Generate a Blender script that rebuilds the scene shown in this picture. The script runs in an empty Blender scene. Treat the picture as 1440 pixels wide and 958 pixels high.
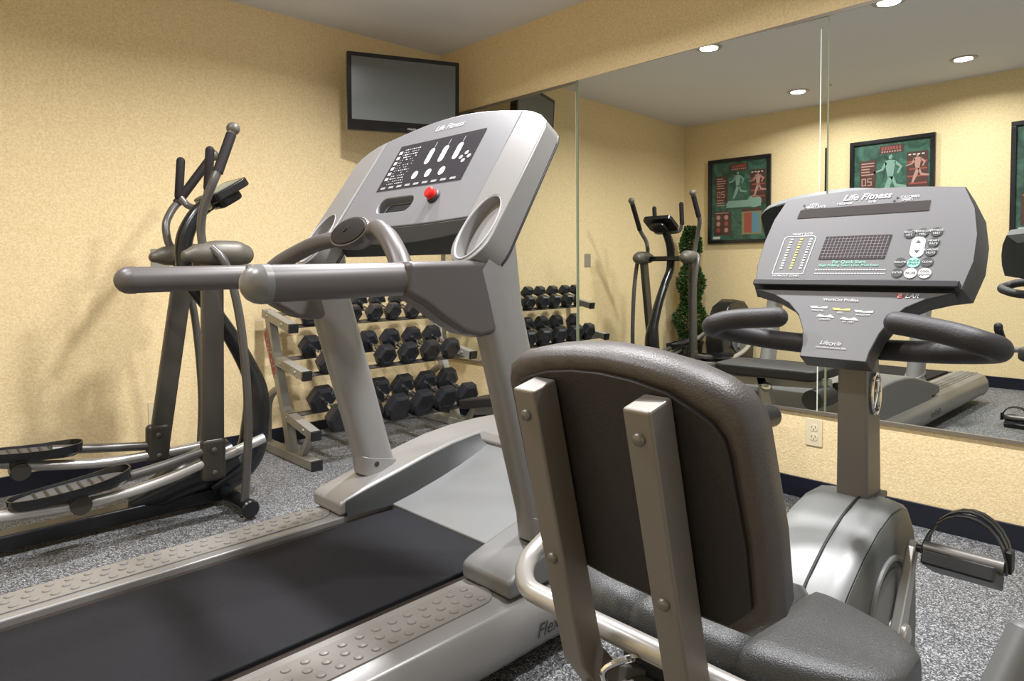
import bpy, bmesh, math, random
from mathutils import Vector, Matrix
random.seed(7)
sc = bpy.context.scene
C = sc.collection
V = Vector
PI = math.pi

# ------------------------------------------------------------------ camera
F_PX, CY = 942.56, 415.05
CAM_O = V((0.0, 0.0, 1.004))
R_ = V((0.72482, -0.68889, -0.0086)); U_ = V((0.036, 0.0254, 0.99903)); F_ = V((0.688, 0.72442, -0.04321))
cd = bpy.data.cameras.new('camera'); cam = bpy.data.objects.new('camera', cd); C.objects.link(cam)
cd.sensor_width = 36.0; cd.sensor_fit = 'HORIZONTAL'; cd.lens = F_PX / 1440 * 36
cd.shift_y = -(479 - CY) / 1440; cd.clip_start = 0.02
M = Matrix((R_, U_, -F_)).transposed().to_4x4(); M.translation = CAM_O
cam.matrix_world = M
sc.camera = cam

# ------------------------------------------------------------------ world, lights, exposure
w = bpy.data.worlds.new('world'); sc.world = w; w.use_nodes = True
w.node_tree.nodes['Background'].inputs[0].default_value = (0.85, 0.92, 1.0, 1)
w.node_tree.nodes['Background'].inputs[1].default_value = 1.0
sc.view_settings.view_transform = 'Standard'; sc.view_settings.look = 'None'
sc.view_settings.gamma = 1.0; sc.view_settings.use_curve_mapping = False
sc.view_settings.exposure = 0.0
sc.cycles.use_denoising = True
sc.cycles.max_bounces = 12; sc.cycles.glossy_bounces = 6; sc.cycles.diffuse_bounces = 5
sc.cycles.sample_clamp_indirect = 4.0
sc.cycles.caustics_reflective = True

XW, YW, HR, XO, YB = 2.852, 3.688, 2.44, -0.634, -1.45     # mirror wall, back wall, height, poster wall, wall behind
LAMP_POWER = 29.0
LAMPS = [(x, y) for x in (0.0, 1.57) for y in (1.29, 2.29)] + [(1.57, 0.27)]  # the last lamp is out of view, added to fill the room
def arealight(name, loc, size, power, col, rot=(0, 0, 0), shape='DISK', sy=None):
    l = bpy.data.lights.new(name, 'AREA'); l.shape = shape; l.size = size
    if sy: l.size_y = sy
    l.energy = power; l.color = col
    o = bpy.data.objects.new(name, l); o.location = loc; o.rotation_euler = rot; C.objects.link(o); return o
# fill light added behind the camera, set in a window made up for it
arealight('window_fill_light', (1.1, YB - 0.02, 1.25), 2.4, 9.0, (0.88, 0.95, 1.0), (-PI / 2, 0, 0), 'RECTANGLE', 1.7)

# ------------------------------------------------------------------ helpers
def at(px, py, ax, v):
    """the point on the world plane ax = v that is seen at this pixel of the 1440 x 958 frame"""
    d = F_ + (px - 720) / F_PX * R_ - (py - CY) / F_PX * U_
    i = 'XYZ'.index(ax); t = (v - CAM_O[i]) / d[i]
    return CAM_O + t * d

BASE = {}
def mat(name, col, rough=0.5, metal=0.0, bump=0.0, bscale=200.0, var=0.0, spec=0.5, emit=None, estr=1.0, vscale=8.0, coat=0.0):
    m = bpy.data.materials.new(name); m.use_nodes = True
    nt = m.node_tree; b = nt.nodes['Principled BSDF']
    b.inputs['Base Color'].default_value = (*col, 1); b.inputs['Roughness'].default_value = rough
    b.inputs['Metallic'].default_value = metal; b.inputs['Specular IOR Level'].default_value = spec
    b.inputs['Coat Weight'].default_value = coat
    if emit:
        b.inputs['Emission Color'].default_value = (*emit, 1); b.inputs['Emission Strength'].default_value = estr
    if bump or var:
        tc = nt.nodes.new('ShaderNodeTexCoord')
    if var:
        n = nt.nodes.new('ShaderNodeTexNoise'); n.inputs['Scale'].default_value = vscale; n.inputs['Detail'].default_value = 4
        nt.links.new(tc.outputs['Object'], n.inputs['Vector'])
        r = nt.nodes.new('ShaderNodeMix'); r.data_type = 'RGBA'
        r.inputs[6].default_value = (*[c * (1 - var) for c in col], 1); r.inputs[7].default_value = (*[min(1, c * (1 + var)) for c in col], 1)
        nt.links.new(n.outputs['Fac'], r.inputs[0]); nt.links.new(r.outputs[2], b.inputs['Base Color'])
    if bump:
        n = nt.nodes.new('ShaderNodeTexNoise'); n.inputs['Scale'].default_value = bscale; n.inputs['Detail'].default_value = 3
        nt.links.new(tc.outputs['Object'], n.inputs['Vector'])
        bp = nt.nodes.new('ShaderNodeBump'); bp.inputs['Strength'].default_value = bump; bp.inputs['Distance'].default_value = 0.002
        nt.links.new(n.outputs['Fac'], bp.inputs['Height']); nt.links.new(bp.outputs['Normal'], b.inputs['Normal'])
    return m

def thing(name, label, cat, base, rz=0.0, group=None):
    o = bpy.data.objects.new(name, None); C.objects.link(o); o.location = base; o.rotation_euler = (0, 0, rz)
    o.empty_display_size = 0.1
    o['label'] = label; o['category'] = cat
    if group: o['group'] = group
    BASE[o.name] = V(base); return o
def tag(o, label, cat, group=None):
    o['label'] = label; o['category'] = cat
    if group: o['group'] = group
    return o
def obj(name, bm, m, parent=None, bevel=0.0, smooth=True, sub=0, seg=3, angle=40, base=None):
    """link the bmesh (in world coordinates) as one mesh object"""
    o0 = BASE[parent.name] if parent else V(base or (0, 0, 0))
    bmesh.ops.recalc_face_normals(bm, faces=bm.faces[:])
    for v in bm.verts: v.co -= o0
    me = bpy.data.meshes.new(name); bm.to_mesh(me); bm.free()
    ms = m if isinstance(m, (list, tuple)) else [m]
    for x in ms: me.materials.append(x)
    if smooth:
        for p in me.polygons: p.use_smooth = True
        if not sub: me.set_sharp_from_angle(angle=math.radians(angle))
    o = bpy.data.objects.new(name, me); C.objects.link(o)
    if parent: o.parent = parent
    else: o.location = o0
    BASE[o.name] = o0
    if bevel:
        b = o.modifiers.new('bevel', 'BEVEL'); b.width = bevel; b.segments = seg; b.limit_method = 'ANGLE'; b.angle_limit = math.radians(35)
        if smooth: b.harden_normals = True
    if sub:
        s = o.modifiers.new('sub', 'SUBSURF'); s.levels = sub; s.render_levels = sub
    return o
def struct(name, bm, m, **k):
    o = obj(name, bm, m, **k); o['kind'] = 'structure'; return o
def B(): return bmesh.new()

def face(bm, pts, mi=0):
    f = bm.faces.new([bm.verts.new(p) for p in pts]); f.material_index = mi; return f
def box(bm, lo, hi, mi=0):
    lo, hi = V(lo), V(hi)
    vs = [bm.verts.new((x, y, z)) for z in (lo.z, hi.z) for y in (lo.y, hi.y) for x in (lo.x, hi.x)]
    for q in ((0, 2, 3, 1), (4, 5, 7, 6), (0, 1, 5, 4), (2, 6, 7, 3), (0, 4, 6, 2), (1, 3, 7, 5)):
        f = bm.faces.new([vs[i] for i in q]); f.material_index = mi
def obox(bm, c, ax, ay, az, mi=0):
    """box about c with half extents given as vectors"""
    c = V(c); vs = [bm.verts.new(c + sx * V(ax) + sy * V(ay) + sz * V(az)) for sz in (-1, 1) for sy in (-1, 1) for sx in (-1, 1)]
    for q in ((0, 2, 3, 1), (4, 5, 7, 6), (0, 1, 5, 4), (2, 6, 7, 3), (0, 4, 6, 2), (1, 3, 7, 5)):
        f = bm.faces.new([vs[i] for i in q]); f.material_index = mi
def bar(bm, p0, p1, wx, h, side=(1, 0, 0), mi=0):
    """rectangular bar from p0 to p1; wx along 'side', h across"""
    p0, p1, s = V(p0), V(p1), V(side); d = (p1 - p0).normalized(); s = (s - s.dot(d) * d).normalized(); n = d.cross(s)
    obox(bm, (p0 + p1) / 2, (p1 - p0) / 2, s * wx / 2, n * h / 2, mi)
def loft(bm, rings, cap=True, closed=True, mi=0):
    vr = [[bm.verts.new(p) for p in r] for r in rings]
    n = len(rings[0])
    for a, b in zip(vr, vr[1:]):
        for i in range(n if closed else n - 1):
            f = bm.faces.new([a[i], a[(i + 1) % n], b[(i + 1) % n], b[i]]); f.material_index = mi
    if cap:
        for r in (vr[0], vr[-1]):
            f = bm.faces.new(r); f.material_index = mi
def prism(bm, pts, ext, mi=0):
    e = V(ext); pts = [V(p) for p in pts]
    loft(bm, [pts, [p + e for p in pts]], mi=mi)
def spline(pts, k=6):
    pts = [V(p) for p in pts]
    if len(pts) < 3 or k < 2: return pts
    P = [2 * pts[0] - pts[1]] + pts + [2 * pts[-1] - pts[-2]]; out = []
    for i in range(1, len(P) - 2):
        a, b, c, d = P[i - 1:i + 3]
        for j in range(k):
            t = j / k
            out.append(0.5 * ((2 * b) + (c - a) * t + (2 * a - 5 * b + 4 * c - d) * t * t + (3 * b - a - 3 * c + d) * t ** 3))
    out.append(pts[-1]); return out
def tube(bm, pts, r, seg=14, k=6, rounded=False, squash=1.0, up=(0, 0, 1), mi=0):
    """round tube along pts (Catmull-Rom with k steps); r a number or one per given point; squash scales across 'up'"""
    n0 = len(pts); rs = r if isinstance(r, (list, tuple)) else [r] * n0
    path = spline(pts, k); m = len(path)
    if m != n0:
        rr = []
        for i in range(m):
            t = i / (m - 1) * (n0 - 1); a = min(int(t), n0 - 2); rr.append(rs[a] + (rs[a + 1] - rs[a]) * (t - a))
    else: rr = list(rs)
    if rounded:
        d0 = (path[0] - path[1]).normalized(); d1 = (path[-1] - path[-2]).normalized()
        pre = [(path[0] + d0 * rr[0] * math.sin(t), rr[0] * math.cos(t)) for t in (1.45, 1.15, 0.8, 0.4)]
        post = [(path[-1] + d1 * rr[-1] * math.sin(t), rr[-1] * math.cos(t)) for t in (0.4, 0.8, 1.15, 1.45)]
        path = [p for p, _ in pre] + path + [p for p, _ in post]; rr = [q for _, q in pre] + rr + [q for _, q in post]
    rings = []; upv = V(up); prev = None
    for i, p in enumerate(path):
        d = (path[min(i + 1, len(path) - 1)] - path[max(i - 1, 0)]).normalized()
        if prev is None:
            s = d.cross(upv)
            if s.length < 0.05: s = d.cross(V((1, 0, 0)))
            s.normalize()
        else: s = (prev - prev.dot(d) * d).normalized()
        prev = s; n = s.cross(d)
        rings.append([p + rr[i] * (math.cos(a) * s * squash + math.sin(a) * n) for a in [2 * PI * j / seg for j in range(seg)]])
    loft(bm, rings, mi=mi)
def lathe(bm, o, axis, prof, seg=24, mi=0, phase=0.0, up=(0, 0, 1)):
    """prof: (radius, height along the axis)"""
    a = V(axis).normalized(); s = a.cross(V(up))
    if s.length < 0.05: s = a.cross(V((1, 0, 0)))
    s.normalize(); n = a.cross(s); o = V(o)
    loft(bm, [[o + a * h + max(r, 1e-4) * (math.cos(t) * s + math.sin(t) * n) for t in [phase + 2 * PI * j / seg for j in range(seg)]] for r, h in prof], mi=mi)
def ball(bm, c, r, sc_=(1, 1, 1), seg=16, mi=0):
    c = V(c); rings = []
    for i in range(1, seg // 2):
        t = PI * i / (seg // 2)
        rings.append([c + V((r * math.sin(t) * math.cos(a) * sc_[0], r * math.sin(t) * math.sin(a) * sc_[1], r * math.cos(t) * sc_[2])) for a in [2 * PI * j / seg for j in range(seg)]])
    loft(bm, rings, mi=mi)
def rrect(w_, h_, r, k=4, cx=0.0, cy=0.0):
    out = []
    for sx, sy, a0 in ((1, 1, 0), (-1, 1, PI / 2), (-1, -1, PI), (1, -1, 1.5 * PI)):
        for j in range(k + 1):
            a = a0 + PI / 2 * j / k
            out.append((cx + sx * (w_ / 2 - r) + r * math.cos(a), cy + sy * (h_ / 2 - r) + r * math.sin(a)))
    return out
class Fr:
    """a flat drawing frame: origin, u, v and the outward normal n"""
    def __init__(s, o, u, v):
        s.o = V(o); s.u = V(u).normalized(); s.v = V(v); s.v = (s.v - s.v.dot(s.u) * s.u).normalized(); s.n = s.u.cross(s.v)
    def __call__(s, a, b, c=0.0): return s.o + s.u * a + s.v * b + s.n * c
    def plate(s, bm, pts, c0, c1, mi=0): loft(bm, [[s(a, b, c0) for a, b in pts], [s(a, b, c1) for a, b in pts]], mi=mi)
    def flat(s, bm, pts, c, mi=0): face(bm, [s(a, b, c) for a, b in pts], mi)
    def rect(s, bm, a0, b0, a1, b1, c, mi=0): s.flat(bm, [(a0, b0), (a1, b0), (a1, b1), (a0, b1)], c, mi)
    def oval(s, bm, a, b, ra, rb, c, mi=0, k=20, c0=None):
        pts = [(a + ra * math.cos(2 * PI * j / k), b + rb * math.sin(2 * PI * j / k)) for j in range(k)]
        if c0 is None: s.flat(bm, pts, c, mi)
        else: s.plate(bm, pts, c0, c, mi)
def text(fr, s, a, b, size, c, m, parent, name='lettering', shear=0.0, align='CENTER', spacing=1.0, bold=0.0, bm_only=None, mi=0, sx=1.0, rot=0.0):
    """real letters laid on the frame; returns the object, or adds them to bm_only"""
    cu = bpy.data.curves.new('t', 'FONT'); cu.body = s; cu.size = size; cu.align_x = align; cu.align_y = 'CENTER'; cu.shear = shear
    cu.space_character = spacing; cu.offset = bold; cu.extrude = 0.0002; cu.resolution_u = 3
    t = bpy.data.objects.new('t', cu); C.objects.link(t)
    dg = bpy.context.evaluated_depsgraph_get(); me = bpy.data.meshes.new_from_object(t.evaluated_get(dg))
    bpy.data.objects.remove(t); bpy.data.curves.remove(cu)
    bm = bmesh.new(); bm.from_mesh(me); bpy.data.meshes.remove(me)
    cr, sr = math.cos(rot), math.sin(rot)
    for v in bm.verts:
        x, y = v.co.x * sx, v.co.y
        v.co = fr(a + x * cr - y * sr, b + x * sr + y * cr, c + v.co.z)
    if bm_only is not None:
        for f in bm.faces: f.material_index = mi
        tmp = bpy.data.meshes.new('x'); bm.to_mesh(tmp); bm.free(); bm_only.from_mesh(tmp); bpy.data.meshes.remove(tmp); return None
    return obj(name, bm, m, parent, smooth=False)
def boolean(o, bm):
    """cut a shape (world coordinates) out of o"""
    o0 = BASE[o.name]
    bmesh.ops.recalc_face_normals(bm, faces=bm.faces[:])
    for v in bm.verts: v.co -= o0
    me = bpy.data.meshes.new('cut'); bm.to_mesh(me); bm.free()
    c = bpy.data.objects.new('cut', me); C.objects.link(c)
    par = o.parent; o.parent = None
    md = o.modifiers.new('b', 'BOOLEAN'); md.object = c; md.solver = 'EXACT'; md.operation = 'DIFFERENCE'
    # the cut comes before the bevel
    mods = [m for m in o.modifiers if m.type == 'BEVEL']
    keep = [(m.width, m.segments) for m in mods]
    for m in mods: o.modifiers.remove(m)
    bpy.context.view_layer.update(); dg = bpy.context.evaluated_depsgraph_get()
    new = bpy.data.meshes.new_from_object(o.evaluated_get(dg)); o.modifiers.clear(); o.data = new; o.parent = par
    for p in new.polygons: p.use_smooth = True
    new.set_sharp_from_angle(angle=math.radians(40))
    for wd, sg in keep:
        b = o.modifiers.new('bevel', 'BEVEL'); b.width = wd; b.segments = sg; b.limit_method = 'ANGLE'; b.angle_limit = math.radians(35); b.harden_normals = True
    bpy.data.objects.remove(c)
def bolt(bm, p, n, r=0.008, h=0.005, mi=0):
    lathe(bm, p, n, [(r, 0), (r, h * 0.4), (r * 0.8, h * 0.8), (r * 0.4, h), (0, h)], 16, mi)

# ------------------------------------------------------------------ materials
def wall_mat():
    m = mat('yellow_wallpaper', (0.74, 0.555, 0.27), rough=0.75, spec=0.25)
    nt = m.node_tree; b = nt.nodes['Principled BSDF']; tc = nt.nodes.new('ShaderNodeTexCoord')
    n = nt.nodes.new('ShaderNodeTexNoise'); n.inputs['Scale'].default_value = 110; n.inputs['Detail'].default_value = 5; n.inputs['Roughness'].default_value = 0.65
    v = nt.nodes.new('ShaderNodeTexVoronoi'); v.inputs['Scale'].default_value = 140
    for t in (n, v): nt.links.new(tc.outputs['Object'], t.inputs['Vector'])
    a = nt.nodes.new('ShaderNodeMath'); a.operation = 'MULTIPLY'
    nt.links.new(n.outputs['Fac'], a.inputs[0]); nt.links.new(v.outputs['Distance'], a.inputs[1])
    bp = nt.nodes.new('ShaderNodeBump'); bp.inputs['Strength'].default_value = 0.32; bp.inputs['Distance'].default_value = 0.006
    nt.links.new(a.outputs[0], bp.inputs['Height']); nt.links.new(bp.outputs['Normal'], b.inputs['Normal'])
    r = nt.nodes.new('ShaderNodeValToRGB'); r.color_ramp.elements[0].position = 0.35; r.color_ramp.elements[1].position = 0.65
    r.color_ramp.elements[0].color = (0.74, 0.568, 0.305, 1); r.color_ramp.elements[1].color = (0.89, 0.73, 0.44, 1)
    nt.links.new(n.outputs['Fac'], r.inputs[0]); nt.links.new(r.outputs[0], b.inputs['Base Color'])
    return m
def floor_mat():
    m = mat('speckled_rubber', (0.1, 0.1, 0.1), rough=0.6, spec=0.35)
    nt = m.node_tree; b = nt.nodes['Principled BSDF']; tc = nt.nodes.new('ShaderNodeTexCoord')
    v = nt.nodes.new('ShaderNodeTexVoronoi'); v.inputs['Scale'].default_value = 300
    n = nt.nodes.new('ShaderNodeTexNoise'); n.inputs['Scale'].default_value = 170; n.inputs['Detail'].default_value = 3
    for t in (n, v): nt.links.new(tc.outputs['Object'], t.inputs['Vector'])
    s = nt.nodes.new('ShaderNodeSeparateColor'); nt.links.new(v.outputs['Color'], s.inputs[0])
    r = nt.nodes.new('ShaderNodeValToRGB'); cr = r.color_ramp; cr.interpolation = 'LINEAR'
    cr.elements[0].position = 0.15; cr.elements[0].color = (0.03, 0.03, 0.032, 1)
    cr.elements[1].position = 1.0; cr.elements[1].color = (0.46, 0.47, 0.48, 1)
    e = cr.elements.new(0.5); e.color = (0.105, 0.107, 0.11, 1)
    e = cr.elements.new(0.75); e.color = (0.21, 0.215, 0.225, 1)
    nt.links.new(s.outputs[0], r.inputs[0]); nt.links.new(r.outputs[0], b.inputs['Base Color'])
    bp = nt.nodes.new('ShaderNodeBump'); bp.inputs['Strength'].default_value = 0.4; bp.inputs['Distance'].default_value = 0.002
    nt.links.new(n.outputs['Fac'], bp.inputs['Height']); nt.links.new(bp.outputs['Normal'], b.inputs['Normal'])
    return m
M_WALL = wall_mat(); M_FLOOR = floor_mat()
M_CEIL = mat('ceiling_paint', (0.72, 0.725, 0.77), 0.9, bump=0.15, bscale=60, spec=0.2)
M_BASE = mat('navy_rubber_base', (0.006, 0.007, 0.016), 0.35)
M_MIRROR = mat('mirror_glass', (0.76, 0.785, 0.75), 0.0, 1.0)
M_BEVEL = mat('mirror_edge', (0.62, 0.70, 0.60), 0.5, 0.0)
M_CHANNEL = mat('mirror_channel', (0.20, 0.175, 0.135), 0.45, 0.4)
M_SEAM = mat('mirror_seam', (0.16, 0.18, 0.10), 0.35)
M_WHITE = mat('white_trim', (0.75, 0.73, 0.70), 0.5)
M_TRIMR = mat('lamp_trim', (0.42, 0.40, 0.37), 0.4)
M_LAMP = mat('lamp_lens', (0.9, 0.9, 0.85), 0.4, emit=(1.0, 0.93, 0.82), estr=6.0)
M_IVORY = mat('ivory_plastic', (0.72, 0.62, 0.42), 0.4)
M_DARKSLOT = mat('dark_slot', (0.02, 0.018, 0.015), 0.6)
M_PLATE = mat('steel_wall_plate', (0.33, 0.31, 0.27), 0.4, 0.4)
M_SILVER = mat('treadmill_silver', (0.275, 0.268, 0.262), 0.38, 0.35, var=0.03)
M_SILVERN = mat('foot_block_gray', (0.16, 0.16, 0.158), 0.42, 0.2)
M_SILVERL = mat('console_silver', (0.215, 0.215, 0.228), 0.4, 0.25)
M_CUP = mat('cup_gray', (0.42, 0.41, 0.42), 0.4)
M_GUN = mat('hood_gray', (0.17, 0.175, 0.175), 0.42, 0.2)
M_GUND = mat('dark_hood_gray', (0.032, 0.034, 0.034), 0.45, 0.1)
M_RAIL = mat('handrail_gray', (0.092, 0.082, 0.08), 0.4, 0.1)
M_RAILCAP = mat('handrail_cap', (0.16, 0.157, 0.15), 0.35, 0.1)
M_BELT = mat('running_belt', (0.012, 0.012, 0.015), 0.7, spec=0.18, bump=0.4, bscale=500, var=0.2, vscale=60)
M_DECKGAP = mat('deck_edge_dark', (0.03, 0.022, 0.018), 0.35)
M_STRIP = mat('foot_strip', (0.19, 0.178, 0.165), 0.42)
M_PANEL = mat('black_panel', (0.030, 0.028, 0.036), 0.25)
M_PRINT = mat('white_print', (0.62, 0.62, 0.62), 0.5)
M_PRINTD = mat('dim_print', (0.32, 0.32, 0.34), 0.5)
M_RED = mat('red_button', (0.75, 0.015, 0.012), 0.3)
M_BLACKTXT = mat('black_print', (0.02, 0.02, 0.02), 0.5)
M_BLACK = mat('black_rubber', (0.012, 0.012, 0.013), 0.4)
M_HEX = mat('rubber_hex', (0.016, 0.017, 0.021), 0.33, bump=0.2, bscale=120)
M_CHROME = mat('chrome', (0.8, 0.8, 0.78), 0.15, 1.0)
M_RACK = mat('rack_gray', (0.33, 0.32, 0.285), 0.45, 0.2, bump=0.1, bscale=300)
M_RAILRACK = mat('rack_rail', (0.06, 0.055, 0.05), 0.4)
M_REDTXT = mat('red_print', (0.42, 0.035, 0.03), 0.5)
M_ELL = mat('elliptical_bronze', (0.062, 0.056, 0.048), 0.36, 0.35)
M_ELLH = mat('hub_gray', (0.10, 0.09, 0.07), 0.45, 0.1)
M_ELLB = mat('elliptical_black', (0.010, 0.010, 0.011), 0.25)
M_ELLS = mat('elliptical_silver_tube', (0.47, 0.455, 0.43), 0.3, 0.5)
M_ELLT = mat('elliptical_gray_tube', (0.11, 0.104, 0.098), 0.33, 0.4)
M_GRIP = mat('foam_grip', (0.014, 0.010, 0.011), 0.65, spec=0.3, bump=0.3, bscale=250)
M_TREAD = mat('pedal_tread', (0.085, 0.085, 0.09), 0.5)
M_SCREEN = mat('lcd_face', (0.24, 0.27, 0.21), 0.3)
M_TVB = mat('tv_black', (0.006, 0.006, 0.007), 0.12)
M_TVS = mat('tv_screen', (0.085, 0.092, 0.085), 0.25, spec=1.0)
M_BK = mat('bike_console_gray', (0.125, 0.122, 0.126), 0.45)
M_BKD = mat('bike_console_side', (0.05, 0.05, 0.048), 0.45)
M_BKM = mat('bike_metal_gray', (0.17, 0.16, 0.145), 0.4, 0.5)
M_BKT = mat('seat_frame_gray', (0.21, 0.19, 0.165), 0.42, 0.45)
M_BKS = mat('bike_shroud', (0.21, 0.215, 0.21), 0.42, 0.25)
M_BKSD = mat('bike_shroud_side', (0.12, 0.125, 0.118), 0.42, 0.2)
M_VINYL = mat('seat_vinyl', (0.068, 0.058, 0.053), 0.42, bump=0.35, bscale=420)
M_VINYLB = mat('seat_back_board', (0.017, 0.0135, 0.013), 0.55, bump=0.2, bscale=300)
M_PAD = mat('sensor_rubber', (0.022, 0.019, 0.017), 0.6, spec=0.2)
M_SEAT = mat('seat_skin', (0.05, 0.051, 0.051), 0.32, bump=0.5, bscale=500)
M_FOAM = mat('handle_foam', (0.024, 0.021, 0.022), 0.55, bump=0.3, bscale=250)
M_SIDEG = mat('side_grip', (0.11, 0.113, 0.11), 0.42)
M_CRANK = mat('crank_metal', (0.46, 0.45, 0.43), 0.32, 0.6)
M_LCD = mat('led_window', (0.055, 0.045, 0.048), 0.18)
M_WINDOW = mat('message_window', (0.055, 0.050, 0.050), 0.15)
M_GREEN = mat('mint_button', (0.25, 0.62, 0.50), 0.4)
M_YEL = mat('yellow_print', (0.62, 0.55, 0.12), 0.5)
M_BTN = mat('dark_button', (0.05, 0.055, 0.055), 0.35)
M_FRAME = mat('poster_frame', (0.012, 0.012, 0.014), 0.3)
M_LEAF = mat('topiary_leaf', (0.035, 0.085, 0.015), 0.6, var=0.5, vscale=12)
M_TRUNK = mat('topiary_trunk', (0.06, 0.035, 0.02), 0.8)
M_POT = mat('plant_pot', (0.03, 0.025, 0.022), 0.5)

# ------------------------------------------------------------------ the room
b = B(); box(b, (XO - 0.1, YB - 0.1, -0.08), (XW + 0.1, YW + 0.1, 0)); struct('floor', b, M_FLOOR, smooth=False)
b = B(); box(b, (XO - 0.1, YB - 0.1, HR), (XW + 0.1, YW + 0.1, HR + 0.08)); ceil = struct('ceiling', b, M_CEIL, smooth=False)
b = B(); box(b, (XW, YB - 0.1, 0), (XW + 0.1, YW + 0.1, HR)); struct('wall_mirror', b, M_WALL, smooth=False)
b = B(); box(b, (XO - 0.1, YW, 0), (XW, YW + 0.1, HR)); struct('wall_back', b, M_WALL, smooth=False)
b = B(); box(b, (XO - 0.1, YB - 0.1, 0), (XO, YW, HR)); struct('wall_poster', b, M_WALL, smooth=False)
b = B()  # unseen wall behind the camera; its window opening is added for fill light
wx0, wx1, wz0, wz1 = -0.15, 2.35, 0.35, 2.15
box(b, (XO, YB - 0.1, 0), (wx0, YB, HR)); box(b, (wx1, YB - 0.1, 0), (XW, YB, HR))
box(b, (wx0, YB - 0.1, 0), (wx1, YB, wz0)); box(b, (wx0, YB - 0.1, wz1), (wx1, YB, HR)); struct('wall_fill_window', b, M_WALL, smooth=False)
b = B()
for x in (wx0, (wx0 + wx1) / 2 - 0.025, wx1 - 0.05): box(b, (x, YB - 0.09, wz0), (x + 0.05, YB - 0.03, wz1))
for z in (wz0, wz1 - 0.05): box(b, (wx0, YB - 0.089, z), (wx1, YB - 0.031, z + 0.05))
struct('fill_window_1', b, M_WHITE, bevel=0.004)  # frame of the added window
for nm, lo, hi in (('baseboard_mirror', (XW - 0.008, YB, 0), (XW, YW, 0.0895)), ('baseboard_back', (XO, YW - 0.008, 0), (XW, YW, 0.0895)),
                   ('baseboard_poster', (XO, YB, 0), (XO + 0.008, YW, 0.0895))):
    b = B(); box(b, lo, hi); struct(nm, b, M_BASE, bevel=0.003, seg=2)

# mirror panels on the wall, each a slab of glass
ZM0, ZM1 = 0.383, 2.012
Y12, Y23, Y34 = 2.4366, 1.1093, -0.22
MYAW = {1: 0.0, 2: 0.0272, 3: -0.0006, 4: 0.0}; MPIT = {1: 0.0, 2: 0.0005, 3: -0.0028, 4: 0.0}
labels = {1: 'tall wall mirror panel nearest the room corner beside the television', 2: 'tall wall mirror panel reflecting the elliptical trainer and the first poster',
          3: 'tall wall mirror panel behind the bike console reflecting the middle poster', 4: 'tall wall mirror panel farthest from the room corner'}
for k, (ya, yb) in enumerate(((YW - 0.012, Y12 + 0.0015), (Y12 - 0.0015, Y23 + 0.0015), (Y23 - 0.0015, Y34 + 0.0015), (Y34 - 0.0015, YB + 0.05)), 1):
    yc = (ya + yb) / 2
    t = thing('wall_mirror', labels[k], 'mirror', (XW - 0.003, yc, ZM0), 0, 'mirror panels along the wall')
    BASE[t.name] = V((XW - 0.003, yc, ZM0))
    yw, pt = MYAW[k], MPIT[k]; hw = (ya - yb) / 2; hz = (ZM1 - ZM0) / 2
    off = 0.006 + abs(math.sin(yw)) * hw
    nx, ny, nz = -math.cos(yw) * math.cos(pt), -math.sin(yw) * math.cos(pt), math.sin(pt)
    def P(y, z, d=0.0):     # a point on the (slightly turned) glass
        x = XW - off * 0 - (ny * (y - yc) + nz * (z - 1.2)) / nx
        return V((x - d, y, z))
    dd = 0.006 + max(0, max(P(ya, ZM0).x, P(yb, ZM0).x, P(ya, ZM1).x, P(yb, ZM1).x) - XW)
    b = B(); loft(b, [[P(ya, ZM0, dd), P(yb, ZM0, dd), P(yb, ZM1, dd), P(ya, ZM1, dd)], [P(ya, ZM0, dd - 0.005), P(yb, ZM0, dd - 0.005), P(yb, ZM1, dd - 0.005), P(ya, ZM1, dd - 0.005)]])
    obj('glass', b, M_MIRROR, t, smooth=False)
    if k in (1, 2):
        b = B(); s0 = yb + 0.034; q = 0.004 if k == 2 else 0.0015
        loft(b, [[P(s0, ZM0 + 0.002, dd + 0.001), P(s0 - q, ZM0 + 0.002, dd + 0.001), P(s0 - q, ZM1 - 0.05, dd + 0.001), P(s0, ZM1 - 0.05, dd + 0.001)],
                 [P(s0, ZM0 + 0.002, dd), P(s0 - q, ZM0 + 0.002, dd), P(s0 - q, ZM1 - 0.05, dd), P(s0, ZM1 - 0.05, dd)]])
        obj('bevel_line', b, M_BEVEL, t, smooth=False)
    if k == 2:
        b = B(); e = P(ya, 1, dd).x; box(b, (e - 0.002, ya - 0.013, ZM0), (e + 0.004, ya + 0.002, ZM1)); obj('edge_strip', b, M_SEAM, t, smooth=False)
    if k < 4:
        b = B(); box(b, (P(yb, 1, dd).x - 0.002, yb - 0.004, ZM0), (XW, yb + (0.014 if k == 1 else 0.004), ZM1)); obj('seam_strip', b, M_SEAM, t, smooth=False)
b = B(); box(b, (XW - 0.012, YB, ZM1 - 0.004), (XW, YW, ZM1 + 0.010)); struct('trim_1', b, M_CHANNEL, smooth=False)
b = B(); box(b, (XW - 0.014, YB, ZM0 - 0.010), (XW, YW, ZM0 + 0.002)); struct('trim_2', b, M_CHANNEL, smooth=False)
b = B(); box(b, (XW - 0.02, YW - 0.012, ZM0), (XW, YW, ZM1)); struct('trim_3', b, M_CHANNEL, smooth=False)

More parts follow.
